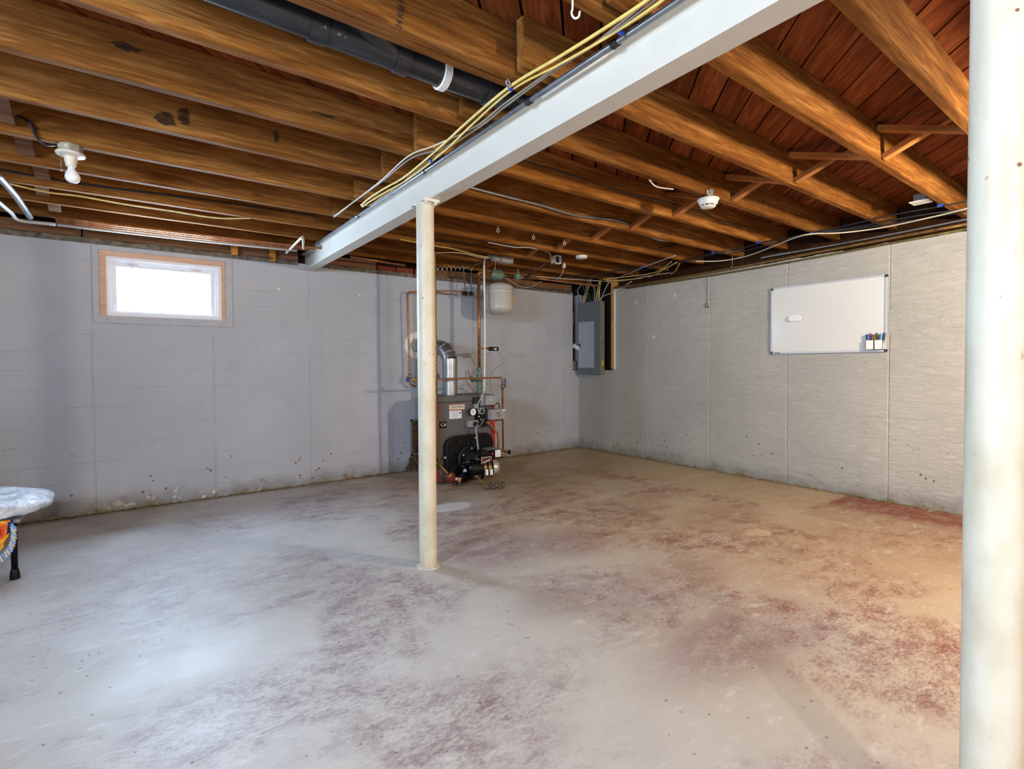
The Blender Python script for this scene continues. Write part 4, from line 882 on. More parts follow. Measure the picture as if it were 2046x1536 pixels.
bm = new(); box(bm, p+Vector((-0.031, -0.02, -0.04)), p+Vector((-0.03, 0.01, 0.02))); child(t, 'sticker', bm, M['yellowlabel'])
for i, (c_, l_, dx) in enumerate((('cord', 'dark wire from the little grey box up to the paper tag', 0.0), ('cream', 'cream wire rising beside the panel from the little grey box', 0.035))):
    T('electrical_wire', [p+Vector((0, -0.02+dx, 0.05)), p+Vector((-0.01, 0.07, 0.10)), p+Vector((0, 0.085+dx*0.4, 0.2)), p+Vector((0, 0.05, 0.33)), p+Vector((0.03, 0.02, 0.75))], 0.0042, M[c_], l_, 'wire', smooth=6)
p2 = A(1139, 714, x=-0.09); bm = new(); box(bm, p2-Vector((0.012, 0.028, 0.022)), p2+Vector((0.012, 0.028, 0.022))); o = obj('plug_connector', bm, M['paper'], bevel=0.003); recentre(o, p2); tag(o, 'small white connector on the wires left of the breaker panel', 'connector')
# wires entering the top of the panel
GT = 'cables entering the top of the breaker panel'
ends = [(1163, 'whitecable', (1154, 582), (1160, 571), 'white cable bowing left into the panel top'), (1166, 'yellow', (1172, 575), (1176, 560), 'first yellow cable into the panel top'), (1169, 'yellow', (1174, 580), (1180, 562), 'second yellow cable, next right of the first'), (1176, 'greencable', (1171, 585), (1163, 568), 'green wire slanting into the panel top'), (1181, 'greencable', (1176, 588), (1168, 566), 'second green wire slanting parallel to the first'), (1187, 'greycable', (1188, 578), (1178, 560), 'thick grey cable in the middle of the panel top'), (1191, 'yellow', (1195, 574), (1199, 556), 'yellow cable just right of the thick grey one'), (1195, 'yellow', (1197, 580), (1203, 554), 'last yellow cable at the right of the panel top'), (1198, 'cream', (1198, 575), (1199, 559), 'cream cable going straight down into the panel'), (1203, 'whitecable', (1206, 585), (1216, 564), 'white cable entering at the right corner of the panel top')]
for i, (ex, m, mid, top, lb) in enumerate(ends):
    xx = -0.05
    e0 = A(ex, 600, x=xx); e0 = Vector((xx, min(-0.09, max(-0.475, e0.y)), 2.0))
    T('electrical_cable', [e0, e0+Vector((0, 0, 0.03)), A(mid[0], mid[1], x=xx), A(top[0], top[1], x=xx-0.03), A(top[0]+4, top[1]-7, x=xx-0.03)], 0.0075 if 'thick' in lb else 0.0055, M[m], lb, 'cable', GT, smooth=6)
T('electrical_cable', [Vector((-0.05, -0.38, 2.0)), A(1205, 592, x=-0.07), A(1230, 582, x=-0.05), A(1246, 572, x=-0.04), A(1262, 562, x=-0.03)], 0.0045, M['cream'], 'thin cream cable slanting from the panel top up past the orange stud', 'cable', GT, smooth=6)

# ------------------------------------------------------------------ boiler
YB = -0.790
bl = tag(empty('boiler', (-2.34, -0.52, 0)), 'dark grey oil boiler with red side panels against the back wall', 'boiler')
def bc(name, bm, mat, **k): return child(bl, name, bm, mat, **k)
def F(px, py, y=YB): return A(px, py, y=y)
xl, xr = F(877.5, 870).x, F(982, 850).x; XL, XR = xl-0.008, F(989, 850).x
bm = new(); box(bm, (XL, YB+0.012, 0.0), (XL+0.006, -0.24, 0.80)); 
def hexa(bm, x0, x1, y0, y1, z0, z1): box(bm, (x0, y0, z0), (x1, y1, z1))
bm.free(); bm = new(); hexa(bm, XL, xl-0.001, YB, -0.37, 0.01, 0.790); bc('side_panel', bm, M['red'], bevel=0.003)
bm = new(); hexa(bm, xr+0.001, XR, YB, -0.37, 0.01, 0.790); bc('side_panel', bm, M['red'], bevel=0.003)
bm = new(); hexa(bm, xl, xr, YB+0.004, -0.37, 0.01, 0.792); bc('front_panel', bm, M['boilergrey'], bevel=0.003)
bm = new(); hexa(bm, XL-0.002, XR+0.002, YB-0.002, -0.365, 0.797, 0.853); bc('top_panel', bm, M['boilergrey'], bevel=0.004)
bm = new(); hexa(bm, XL+0.02, XR-0.02, YB+0.03, -0.39, 0.0, 0.012); bc('base', bm, M['black'])
def plate(name, px0, py0, px1, py1, mat, d=0.002, par=None, y=YB, bev=0.0):
    a, b = F(px0, py0, y), F(px1, py1, y); c_ = F(px0, py1, y); e_ = F(px1, py0, y)
    x0, x1 = min(a.x, c_.x), max(b.x, e_.x); zt_, zb_ = (a.z+e_.z)/2, (b.z+c_.z)/2
    bm = new(); box(bm, (x0, y-d, zb_), (x1, y+0.004, zt_)); o = bc(name, bm, mat, bevel=bev) if par is None else child(par, name, bm, mat, bevel=bev)
    return o, (x0, x1, zb_, zt_)
o, r = plate('name_badge', 896, 807, 929, 819, M['copper'], 0.003)
o, r = plate('badge_face', 897.5, 808.5, 927.5, 817.5, simple('badge_cream', lin(220, 212, 196), 0.5, 0, 0.02), 0.004)
text('CROWN', 0.038, ((r[0]+r[1])/2-bl.location.x, YB-0.0048-bl.location.y, (r[2]+r[3])/2), '-y', M['ink'], bl, bold=0.0004)
o, r = plate('service_label', 898, 820, 922, 836, M['paper'], 0.002)
for k in range(5):
    zz = r[3]-0.018-k*0.017; bm = new(); box(bm, (r[0]+0.02, YB-0.0026, zz), (r[1]-0.035-0.01*(k % 2), YB-0.002, zz+0.004)); bc('printed_line', bm, simple('blue_print', lin(110, 120, 180), 0.6) if k == 0 else bpy.data.materials['blue_print'])
bm = new(); lathe(bm, (r[1]-0.018, YB-0.0018, r[3]-0.026), (0, -1, 0), [(0, 0.010), (0.001, 0.010)], 12); bc('drop_mark', bm, M['bluecap'])
o, r = plate('efficiency_sticker', 878.5, 842, 892, 855.5, M['black'], 0.002)
bm = new(); cx, cz_ = (r[0]+r[1])/2, (r[2]+r[3])/2
tube(bm, [Vector((cx-0.03+0.06*i/10, YB-0.003, cz_+0.004+0.016*math.sin(PI*i/10))) for i in range(11)], 0.0016, 6); tube(bm, [Vector((cx-0.026+0.045*i/10, YB-0.003, cz_-0.008+0.010*math.sin(i*0.9))) for i in range(11)], 0.002, 6)
st = [Vector((cx+0.022+0.011*(1 if k % 2 == 0 else 0.45)*math.sin(k*PI/5), YB-0.003, cz_-0.002+0.011*(1 if k % 2 == 0 else 0.45)*math.cos(k*PI/5))) for k in range(11)]; tube(bm, st, 0.0012, 5)
bc('star_emblem', bm, M['paper'])
# gauge
p = F(939, 822); p0 = Vector((p.x, YB, p.z)); bm = new(); lathe(bm, p0, (0, -1, 0), [(0, 0.02), (0.03, 0.024), (0.034, 0.036), (0.058, 0.038), (0.062, 0.035)], 28); p0 = p0+Vector((-0.005, 0, 0)); g = bc('pressure_gauge', bm, M['iron'], smooth=0.6)
bm = new(); lathe(bm, p0+Vector((0.005, -0.0615, 0)), (0, -1, 0), [(0, 0.034), (0.0015, 0.034)], 28); o = obj('dial', bm, M['paper']); o.parent = g
bm = new(); tube(bm, [p0+Vector((0.005, -0.0635, 0)), p0+Vector((-0.011, -0.0635, 0.018))], 0.0016, 6); cyl(bm, p0+Vector((0.005, -0.063, 0)), p0+Vector((0.005, -0.066, 0)), 0.005, seg=10); o = obj('needle', bm, M['ink']); o.parent = g
# switch box with plug and conduit down to the burner
o, r = plate('switch_box', 930, 839, 950, 852, M['boxgrey'], 0.05, bev=0.003)
bm = new(); c_ = Vector(((r[0]+r[1])/2+0.02, YB-0.05, (r[2]+r[3])/2)); lathe(bm, c_, Vector((0.2, -1, -0.25)), [(0, 0.024), (0.03, 0.022), (0.045, 0.010)], 18); bc('cable_plug', bm, M['rubber'], smooth=0.6)
bm = new(); tube(bm, [c_+Vector((0.008, -0.045, -0.01)), F(950, 858, YB-0.11), F(952.5, 870, YB-0.12), F(954, 885, YB-0.13), F(956, 902, YB-0.14)], 0.010, 12, 8); bc('burner_cable', bm, M['greycable'], smooth=True)
bm = new(); tube(bm, [F(943, 853, YB-0.03), F(955, 853, YB-0.035), F(962, 846, YB-0.04), F(967, 836, YB-0.05)], 0.008, 10, 8); bc('loop_cable', bm, M['conduit'], smooth=True)
# control boxes at the upper right
o, r = plate('relay_box', 961, 789, 983, 808, M['boxgrey'], 0.085, bev=0.004)
bm = new(); lathe(bm, ((r[0]+r[1])/2, YB-0.085, (r[2]+r[3])/2+0.003), (0, -1, 0), [(0, 0.008), (0.004, 0.006)], 10); bc('cover_screw', bm, M['paper'])
o, r = plate('relay_base', 954.5, 787, 962, 809, M['galv'], 0.06, bev=0.002)
o, r = plate('mounting_bracket', 944, 793, 957, 806, M['iron'], 0.03, bev=0.002)
o, r = plate('bracket_tag', 946, 806, 953, 815.5, M['boxgrey'], 0.02)
o, r = plate('aquastat', 970, 816, 999, 836, M['boxgrey'], 0.10, bev=0.003)
bm = new(); box(bm, (r[0]-0.02, YB-0.085, r[2]+0.004), (r[0], YB-0.01, r[3]-0.002)); bc('aquastat_base', bm, M['galv'], bevel=0.002)
bm = new(); box(bm, (r[0]+0.080, YB-0.1015, r[2]+0.032), (r[0]+0.118, YB-0.1005, r[2]+0.070)); em = bc('maker_emblem', bm, M['iron'])
for k in (-1, 1):
    bm = new(); q = Vector((r[0]+0.099+0.006*k, YB-0.1025, r[2]+0.051+0.003*k)); box(bm, q-Vector((0.003, 0.0006, 0.013)), q+Vector((0.003, 0.0006, 0.013)), Matrix.Rotation(0.6, 3, 'Y'), q); o_ = obj('emblem_stripe', bm, M['paper']); o_.parent = em
bm = new(); box(bm, (r[1]-0.038, YB-0.1015, r[3]-0.024), (r[1]-0.006, YB-0.1003, r[3]-0.008)); bc('green_sticker', bm, simple('pale_green_sticker', lin(190, 220, 170), 0.6, 0, 0.02))
# black wiring block with loops between gauge and aquastat
o, r = plate('wiring_block', 949, 816, 969, 852, M['black'], 0.035, bev=0.004)
for k in range(5):
    a = F(953+random.random()*12, 820+k*6, YB-0.045); bm = new(); lathe(bm, a, (0, -1, 0), [(0, 0.010), (0.006, 0.009), (0.008, 0)], 6); bc('terminal_nut', bm, M['galv'])
bm = new(); c_ = F(963, 821, YB-0.07); tube(bm, [c_+Vector((0.03*math.cos(a), -0.01*math.sin(a*0.5), 0.028*math.sin(a))) for a in np.linspace(0, 3.6*PI, 30)], 0.0035, 8); bc('wire_loop', bm, M['whitecable'], smooth=True)
bm = new(); tube(bm, [F(968, 782, YB-0.06), F(961, 796, YB-0.11), F(955, 806, YB-0.11), F(955, 816, YB-0.09), F(958, 826, YB-0.07)], 0.0045, 8, 8); bc('thin_wire', bm, M['whitecable'], smooth=True)
bm = new(); tube(bm, [F(984, 814, YB-0.07), F(990, 807, YB-0.08), F(996, 806, YB-0.09), F(998, 815, YB-0.09)], 0.0062, 8, 8); bc('black_loop', bm, M['rubber'], smooth=True)
# burner door: rounded plate with ribs
bz_top, bz_bot = F(915, 869).z, 0.045
xa, xb = F(888, 930).x, F(980, 880).x
def rr(x0, x1, z0, z1, r, seg=7, corners=(1, 1, 1, 1)):
    P = []
    for (cx, cz_, a0, on) in ((x1-r, z0+r, -PI/2, corners[0]), (x1-r, z1-r, 0, corners[1]), (x0+r, z1-r, PI/2, corners[2]), (x0+r, z0+r, PI, corners[3])):
        for i in range(seg+1): a = a0+PI/2*i/seg; P.append((cx+r*math.cos(a), cz_+r*math.sin(a)))
    return P
bm = new(); prism_y(bm, rr(xa, xb, bz_bot, bz_top, 0.11), YB-0.038, YB+0.002); bmesh.ops.recalc_face_normals(bm, faces=bm.faces[:]); door = bc('burner_door', bm, M['black'], bevel=0.004)
bm = new(); P1 = rr(xa, xb, bz_bot, bz_top, 0.11); loop_ = [Vector((x, YB-0.042, z)) for x, z in P1]; loop_.append(loop_[0]); tube(bm, loop_, 0.007, 8); bc('door_rim', bm, M['iron'], smooth=True)
cB = F(936, 916, YB-0.05)
for a_ in (150, 205, 90, 118, 235):
    d_ = Vector((math.cos(math.radians(a_)), 0, math.sin(math.radians(a_)))); bm = new(); L0, L1 = 0.10, 0.24 if a_ != 90 else 0.2
    tube(bm, [cB+Vector((0, 0.006, 0))+d_*L0, cB+Vector((0, 0.006, 0))+d_*L1], 0.006, 6); bc('door_rib', bm, M['iron'], smooth=True)
for px, py in ((950, 874.5), (889, 914), (894, 836)):
    q = F(px, py, YB-0.04); bm = new(); r_ = 0.014 if px != 894 else 0.008; yb_ = YB-0.04 if px != 894 else YB
    lathe(bm, Vector((q.x, yb_, q.z)), (0, -1, 0), [(0, r_), (0.010, r_), (0.014, r_*0.7)], 8); bc('bolt', bm, M['galv'])
bm = new(); lathe(bm, cB, (0, -1, 0), [(0, 0.125), (0.012, 0.128), (0.020, 0.118), (0.045, 0.110), (0.05, 0.085)], 36); bc('burner_flange', bm, M['iron'], smooth=0.6)
bm = new(); hexp = [(cB.x+0.135*math.cos(a), cB.z+0.135*math.sin(a)) for a in [math.radians(90+60*k) for k in range(6)]]; prism_y(bm, hexp, YB-0.105, YB-0.092); bmesh.ops.recalc_face_normals(bm, faces=bm.faces[:]); bc('mounting_plate', bm, M['black'], bevel=0.006)
for k in (0, 1, 2):
    a = math.radians(90+60*k); q = Vector((cB.x+0.112*math.cos(a), YB-0.105, cB.z+0.112*math.sin(a))); bm = new(); lathe(bm, q, (0, -1, 0), [(0, 0.012), (0.012, 0.012)], 6); bc('flange_nut', bm, M['galv'])
# burner housing: fan scroll, motor, transformer box
sc0 = Vector((cB.x+0.05, YB-0.10, cB.z-0.035))
bm = new(); cyl(bm, cB+Vector((0.0, -0.04, 0)), cB+Vector((0.01, -0.17, -0.005)), 0.078, 0.074, 32); bc('air_tube', bm, M['iron'], smooth=0.6)
ax = Vector((0.93, -0.36, 0)).normalized()
m0 = F(957, 935, YB-0.22)
bm = new(); lathe(bm, m0-ax*0.09, ax, [(0, 0.085), (0.005, 0.098), (0.075, 0.098), (0.08, 0.085)], 36); bc('fan_housing', bm, M['black'], smooth=0.6)
bm = new(); lathe(bm, m0-ax*0.01, ax, [(0, 0.070), (0.14, 0.070), (0.143, 0.064)], 36); bc('motor_body', bm, M['black'], smooth=0.6)
for k in (0.04, 0.085):
    bm = new(); lathe(bm, m0+ax*k, ax, [(0, 0.0715), (0.026, 0.0715)], 36); bc('motor_band', bm, M['brass'], smooth=0.6)
    q = m0+ax*(k+0.013)+Vector((-0.018, -0.0725, -0.028)); bm = new(); box(bm, q-Vector((0.012, 0.002, 0.030)), q+Vector((0.014, 0.001, 0.026)), Matrix.Rotation(-0.37, 3, 'Z'), q); bc('motor_label', bm, M['paper'])
bm = new(); lathe(bm, m0+ax*0.135, ax, [(0, 0.068), (0.035, 0.067), (0.055, 0.058), (0.066, 0.038), (0.068, 0.0)], 36); bc('motor_end_bell', bm, M['silver'], smooth=0.7)
q = F(967, 918, YB-0.23); 
bm = new(); box(bm, (q.x-0.060, YB-0.27, q.z-0.055), (q.x+0.062, YB-0.12, q.z+0.050)); bc('ignition_box', bm, M['black'], bevel=0.006)
for k in range(5): 
    bm = new(); box(bm, (q.x-0.05+0.004*k, YB-0.25, q.z+0.050+k*0.009), (q.x+0.05-0.004*k, YB-0.14, q.z+0.055+k*0.009)); bc('cooling_fin', bm, M['iron'], bevel=0.001)
bm = new(); box(bm, (q.x-0.058, YB-0.274, q.z-0.050), (q.x+0.060, YB-0.270, q.z+0.032)); bc('label_border', bm, simple('label_cream', lin(216, 190, 170), 0.5, 0, 0.02))
bm = new(); box(bm, (q.x-0.052, YB-0.2755, q.z-0.044), (q.x+0.054, YB-0.274, q.z+0.026)); bc('label_face', bm, simple('label_dark_red', lin(66, 22, 24), 0.5, 0, 0.05))
tx = text('Beckett', 0.027, (q.x-bl.location.x+0.001, YB-0.2765-bl.location.y, q.z-0.008), '-y', M['paper'], bl, bold=0.0006); tx.rotation_euler = (PI/2, -0.30, 0)
bm = new(); box(bm, (q.x-0.044, YB-0.2765, q.z+0.010), (q.x-0.024, YB-0.2755, q.z+0.020)); bc('red_mark', bm, M['red'])
for k, (px, py, rr_) in enumerate(((945, 926, 0.026), (950, 918, 0.018), (941, 934, 0.024), (952, 934, 0.030), (948, 948, 0.028))):
    a = F(px, py, YB-0.20-0.01*k); bm = new(); lathe(bm, a, Vector((0.3, -1, 0.2-0.1*k)), [(0, rr_), (0.03, rr_), (0.036, rr_*0.6), (0.05, rr_*0.5)], 10); bc('fuel_pump_fitting', bm, M['conduit'] if k % 2 else M['galv'], smooth=0.6)
bm = new(); tube(bm, [F(924, 926, YB-0.12), F(932, 923, YB-0.16), F(943, 924, YB-0.20)], 0.004, 8, 6); bc('oil_line', bm, M['copper'], smooth=True)
bm = new(); q = F(929, 942, YB-0.13); lathe(bm, q, (0, -1, 0), [(0, 0.020), (0.002, 0.020)], 20)
for v in bm.verts: v.co.z = q.z+(v.co.z-q.z)*1.5
bc('oval_sticker', bm, M['paper'])
bm = new(); lathe(bm, F(922, 950, YB-0.06), (0, -1, 0), [(0, 0.06), (0.07, 0.055), (0.08, 0.03)], 24); bc('inlet_scroll', bm, M['black'], smooth=0.6)
# copper oil line coming forward and dropping
bm = new(); tube(bm, [F(943, 940, YB-0.24), F(950, 948, YB-0.26), F(958, 957, YB-0.28), F(969, 969, YB-0.30)], 0.0045, 8, 5); lathe(bm, F(948, 946, YB-0.255), Vector((0.5, -0.2, -0.5)), [(0, 0.012), (0.03, 0.012), (0.04, 0.006)], 6); bc('oil_line', bm, M['copper'], smooth=0.6)

# coil of black tubing on the floor
pts = []
c0 = A(980, 974, z=0.02)
for i in range(90):
    f = i/89; a = f*2*PI*3.1 + PI
    pts.append(A(972+f*36+0*math.cos(a), 974-f*3, z=0.022) + RR*(0.030*math.cos(a)) + Vector((0, 0, 0.030*math.sin(a)+0.012)))
pts = [Vector((p_.x, p_.y, max(0.006, p_.z))) for p_ in pts]
T('oil_line_coil', pts, 0.0042, M['rubber'], 'coil of thin black tubing lying on the floor before the burner', 'coil', smooth=0)
# primary control box to the right of the burner
p = F(984, 904, YB-0.14); t = tag(empty('control_module', p), 'small black control box with white label beside the burner motor', 'control box')
bm = new(); box(bm, (p.x-0.085, YB-0.18, p.z-0.048), (p.x+0.075, YB-0.06, p.z+0.040)); child(t, 'housing', bm, M['black'], bevel=0.004)
bm = new(); box(bm, (p.x-0.088, YB-0.182, p.z+0.040), (p.x+0.078, YB-0.058, p.z+0.044)); child(t, 'lid', bm, M['boxgrey'], bevel=0.001)
bm = new(); box(bm, (p.x+0.005, YB-0.183, p.z-0.044), (p.x+0.072, YB-0.180, p.z+0.030)); child(t, 'label_plate', bm, M['paper'])
bm = new(); lathe(bm, (p.x-0.03, YB-0.18, p.z-0.004), (0, -1, 0), [(0, 0.014), (0.006, 0.012)], 16); child(t, 'reset_button', bm, M['red'], smooth=0.6)
bm = new(); box(bm, (p.x-0.09, YB-0.185, p.z-0.056), (p.x+0.105, YB-0.055, p.z-0.048)); child(t, 'tray', bm, M['black'])
bm = new(); box(bm, (p.x-0.085, YB-0.08, 0.0), (p.x-0.065, YB-0.06, p.z-0.05)); child(t, 'support_leg', bm, M['black'])

# ------------------------------------------------------------------ flue
fx, fy, fr = A(899, 770, y=-0.55).x, -0.55, 0.077
fl_ = tag(empty('flue_pipe', (fx, fy, 0.853)), 'galvanised metal flue pipe rising from the boiler and elbowing into the wall', 'flue pipe')
zt_ = A(899, 722, y=fy).z
bm = new(); cyl(bm, (fx, fy, 0.850), (fx, fy, zt_-0.02), fr, seg=36); child(fl_, 'pipe', bm, M['galv'], smooth=0.6)
bm = new(); cyl(bm, (fx, fy, zt_-0.045), (fx, fy, zt_+0.03), fr+0.003, seg=36); child(fl_, 'coupling', bm, M['galv'], smooth=0.6)
end = Vector((-2.93, -0.02, 1.335)); k1 = Vector((fx-0.01, fy+0.01, zt_+0.10)); mid = Vector((fx-0.10, fy+0.07, zt_+0.185))
ce = A(834, 690, y=-0.02); hd = (Vector((ce.x, 0, 0))-Vector((fx, fy, 0))).normalized()
segs = [Vector((fx, fy, zt_+0.02)), Vector((fx, fy, zt_+0.07))+hd*0.02, Vector((fx, fy, zt_+0.125))+hd*0.075, Vector((fx, fy, zt_+0.15))+hd*0.15]
bm = new(); tube(bm, segs, fr+0.001, 32, 0); child(fl_, 'elbow', bm, M['galv'], smooth=0.5)
for k in (1, 2):
    dv = (segs[k+1]-segs[k-1]).normalized(); bm = new(); lathe(bm, segs[k]-dv*0.006, dv, [(0, fr+0.002), (0.006, fr+0.006), (0.012, fr+0.002)], 36); child(fl_, 'seam_ring', bm, M['galv'], smooth=True)
hz = segs[-1]; bm = new(); tube(bm, [hz, Vector((ce.x+0.0, -0.10, ce.z)), Vector((ce.x, -0.012, ce.z))], fr, 32); child(fl_, 'wall_run', bm, M['galv'], smooth=0.6)
bm = new(); lathe(bm, (ce.x, -0.004, ce.z), (0, -1, 0), [(0, 0.150), (0.012, 0.150), (0.02, 0.13), (0.02, 0.09)], 40); child(fl_, 'wall_collar', bm, M['white'], smooth=0.5)

# ------------------------------------------------------------------ boiler piping
rx, ry = A(957, 640, y=-0.50).x, -0.50
rp = tag(empty('supply_riser', (rx, ry, 0.86)), 'thick copper riser from the boiler top to the ceiling pipework', 'pipe')
zt2 = A(957, 545, y=ry).z
bm = new(); tube(bm, [(rx, ry, 1.13), (rx, ry, zt2-0.012)], 0.0165, 18); child(rp, 'pipe', bm, M['copper'], smooth=True)
bm = new(); 
for z_, r_, h_ in ((0.853, 0.028, 0.05), (0.90, 0.034, 0.04), (0.945, 0.024, 0.03), (0.97, 0.032, 0.10), (1.085, 0.024, 0.03), (1.10, 0.031, 0.035)): lathe(bm, (rx, ry, z_), (0, 0, 1), [(0, r_*0.9), (0.006, r_), (h_-0.006, r_), (h_, r_*0.9)], 8 if r_ > 0.03 else 18)
cyl(bm, (rx, ry, 1.00), (rx-0.10, ry-0.01, 1.00), 0.020, seg=14); cyl(bm, (rx-0.09, ry-0.01, 1.00), (rx-0.12, ry-0.01, 1.03), 0.024, seg=8)
child(rp, 'threaded_fittings', bm, M['greencopper'], smooth=0.6)
zj = zt2
xb_ = A(990, 541, y=ry).x
bm = new(); tube(bm, [(rx, ry, zj-0.03), (rx, ry, zj-0.008), (rx+0.012, ry, zj+0.004), (rx+0.04, ry, zj+0.006), (xb_-0.03, ry, zj+0.006)], 0.0165, 18); child(rp, 'top_elbow', bm, M['copper'], smooth=True)
zA = zj+0.006
# zone valve body + tank
av = tag(empty('air_scoop', (xb_, ry, zA)), 'green bronze air scoop fitting above the expansion tank', 'valve')
bm = new(); lathe(bm, (xb_-0.065, ry, zA-0.004), (1, 0, 0), [(0, 0.028), (0.02, 0.036), (0.025, 0.048), (0.04, 0.060), (0.13, 0.060), (0.145, 0.048), (0.15, 0.036), (0.17, 0.028)], 16); child(av, 'body', bm, M['greencopper'], smooth=0.6)
bm = new(); cyl(bm, (xb_, ry, zA-0.045), (xb_, ry, zA-0.075), 0.012, seg=12); child(av, 'nipple', bm, M['brass'], smooth=True)
bm = new(); cyl(bm, (xb_-0.005, ry, zA+0.035), (xb_-0.005, ry, zA+0.075), 0.014, seg=14); child(av, 'vent_cap', bm, M['galv'], smooth=True)
tx_, ty_ = A(997, 600, y=-0.50).x, ry; tr = 0.165
ttop = zA-0.085; tb = A(997, 627, y=ry).z - 0.015
tk = tag(empty('expansion_tank', (tx_, ty_, tb)), 'beige cylindrical expansion tank hanging under the ceiling pipes', 'tank')
hT = ttop-tb
prof_ = [(0, 0.0)] + [(0.075*(1-math.cos(a)), tr*math.sin(a)) for a in np.linspace(0.15, PI/2, 9)] + [(hT*0.60, tr), (hT*0.605, tr+0.002), (hT*0.62, tr+0.002), (hT*0.625, tr), (hT*0.70, tr), (hT*0.705, tr+0.002), (hT*0.72, tr+0.002), (hT*0.725, tr)] + [(hT-0.07*(1-math.sin(a)), tr*math.cos(a)) for a in np.linspace(0, PI/2-0.12, 8)]
bm = new(); lathe(bm, (tx_, ty_, tb), (0, 0, 1), prof_, 48); child(tk, 'shell', bm, M['tank'], smooth=0.9)
bm = new(); a_ = math.radians(-58)
pts_ = []
for i in range(7):
    a2 = math.radians(-62+i*5); pts_.append((math.cos(a2), math.sin(a2)))
zl = tb+hT*0.38
v0 = [bm.verts.new((tx_+c2*(tr+0.0015), ty_+s2_*(tr+0.0015), zl)) for c2, s2_ in pts_]; v1 = [bm.verts.new((tx_+c2*(tr+0.0015), ty_+s2_*(tr+0.0015), zl+0.07)) for c2, s2_ in pts_]
for i in range(6): bm.faces.new((v0[i], v0[i+1], v1[i+1], v1[i]))
child(tk, 'warning_label', bm, M['yellowlabel'], smooth=True)
# piping onward to the right
x2 = A(1034, 552, z=zA).x; 
pr = A(1035, 551, y=ry); 
pv = tag(empty('pressure_valve', (pr.x, ry, pr.z)), 'light green bell shaped pressure reducing valve right of the tank', 'valve')
bm = new(); lathe(bm, (pr.x, ry, pr.z-0.045), (0, 0, 1), [(0, 0.014), (0.012, 0.020), (0.03, 0.030), (0.058, 0.032), (0.068, 0.024), (0.085, 0.018), (0.11, 0.014), (0.115, 0.006), (0.14, 0.006)], 20); child(pv, 'bonnet', bm, M['greencopper'], smooth=0.7)
bm = new(); lathe(bm, (pr.x-0.055, ry, pr.z-0.01), (1, 0, 0), [(0, 0.022), (0.02, 0.022), (0.03, 0.018), (0.08, 0.018), (0.09, 0.022), (0.11, 0.022)], 8); child(pv, 'body', bm, M['greencopper'], smooth=0.5)
e1 = A(1082, 557, z=2.14); 
T('water_pipe', [(xb_+0.05, ry, zA-0.002), (pr.x-0.05, ry, pr.z-0.01)], 0.009, M['brass'], 'short pipe between the air scoop and the green pressure valve', 'pipe', smooth=0, seg=12)
T('water_pipe', [(pr.x+0.05, ry, pr.z-0.01), (pr.x+0.13, ry-0.005, pr.z-0.012), (e1.x-0.02, e1.y, e1.z), e1], 0.0115, M['copper'], 'copper pipe linking the green pressure valve to the black check valve', 'pipe', smooth=4, seg=12)
bk = Vector((pr.x+0.13, ry-0.005, pr.z-0.012)); bm = new(); lathe(bm, bk-Vector((0.03, 0, 0)), (1, 0, 0), [(0, 0.020), (0.01, 0.028), (0.06, 0.028), (0.07, 0.020), (0.10, 0.018)], 12); cyl(bm, bk+Vector((0.02, 0, 0)), bk+Vector((0.02, -0.01, 0.045)), 0.012, seg=8); o = obj('check_valve', bm, M['iron'], smooth=0.6); recentre(o, bk); tag(o, 'dark iron check valve between the green valve and the corner pipe', 'valve')
T('hanger_strap', [bk+Vector((0.03, 0, 0.03)), A(1088, 527, y=-0.93)], 0.006, M['conduit'], 'grey perforated strap slanting from the check valve to a joist', 'strap', smooth=0, seg=4)
# thermostat transformer on the joist above the tank
p = A(1003, 519, y=-0.82); t = tag(empty('zone_valve_motor', p), 'grey and white control box under the joist above the tank', 'control box')
bm = new(); box(bm, (p.x-0.13, p.y-0.03, p.z-0.025), (p.x-0.03, p.y+0.03, p.z+0.032)); child(t, 'terminal_cover', bm, M['boxgrey'], bevel=0.008)
bm = new(); box(bm, (p.x-0.03, p.y-0.04, p.z-0.028), (p.x+0.12, p.y+0.04, p.z+0.032)); child(t, 'housing', bm, M['silver'], bevel=0.003)
bm = new(); lathe(bm, (p.x+0.075, p.y-0.04, p.z+0.006), (0, -1, 0), [(0, 0.013), (0.002, 0.013), (0.003, 0.009)], 14); child(t, 'knockout', bm, M['boxgrey'])
bm = new(); tube(bm, [Vector((p.x-0.13, p.y, p.z+0.005)), A(985, 525, y=-0.75), A(978, 530, y=-0.7), A(968, 528, y=-0.65)], 0.004, 8, 6); child(t, 'red_wire', bm, M['red'], smooth=True)
bm = new(); tube(bm, [Vector((p.x-0.08, p.y, p.z-0.02)), A(987, 545, y=-0.56), A(982, 551, y=-0.55)], 0.003, 8, 6); child(t, 'yellow_wire', bm, M['yellow'], smooth=True)
# white conduit dropping from the ceiling to the boiler controls
cx_ = A(968, 650, y=-0.62).x
T('conduit', [A(979, 510, y=-0.62), A(972, 513, y=-0.62), A(968.5, 521, y=-0.62), (cx_, -0.62, A(968, 540, y=-0.62).z), (cx_-0.002, -0.63, 1.5), (A(967.5, 785, y=-0.70).x, -0.70, A(967.5, 785, y=-0.70).z)], 0.0095, M['white'], 'white vertical conduit from the ceiling down to the boiler controls', 'conduit', smooth=8, seg=14)
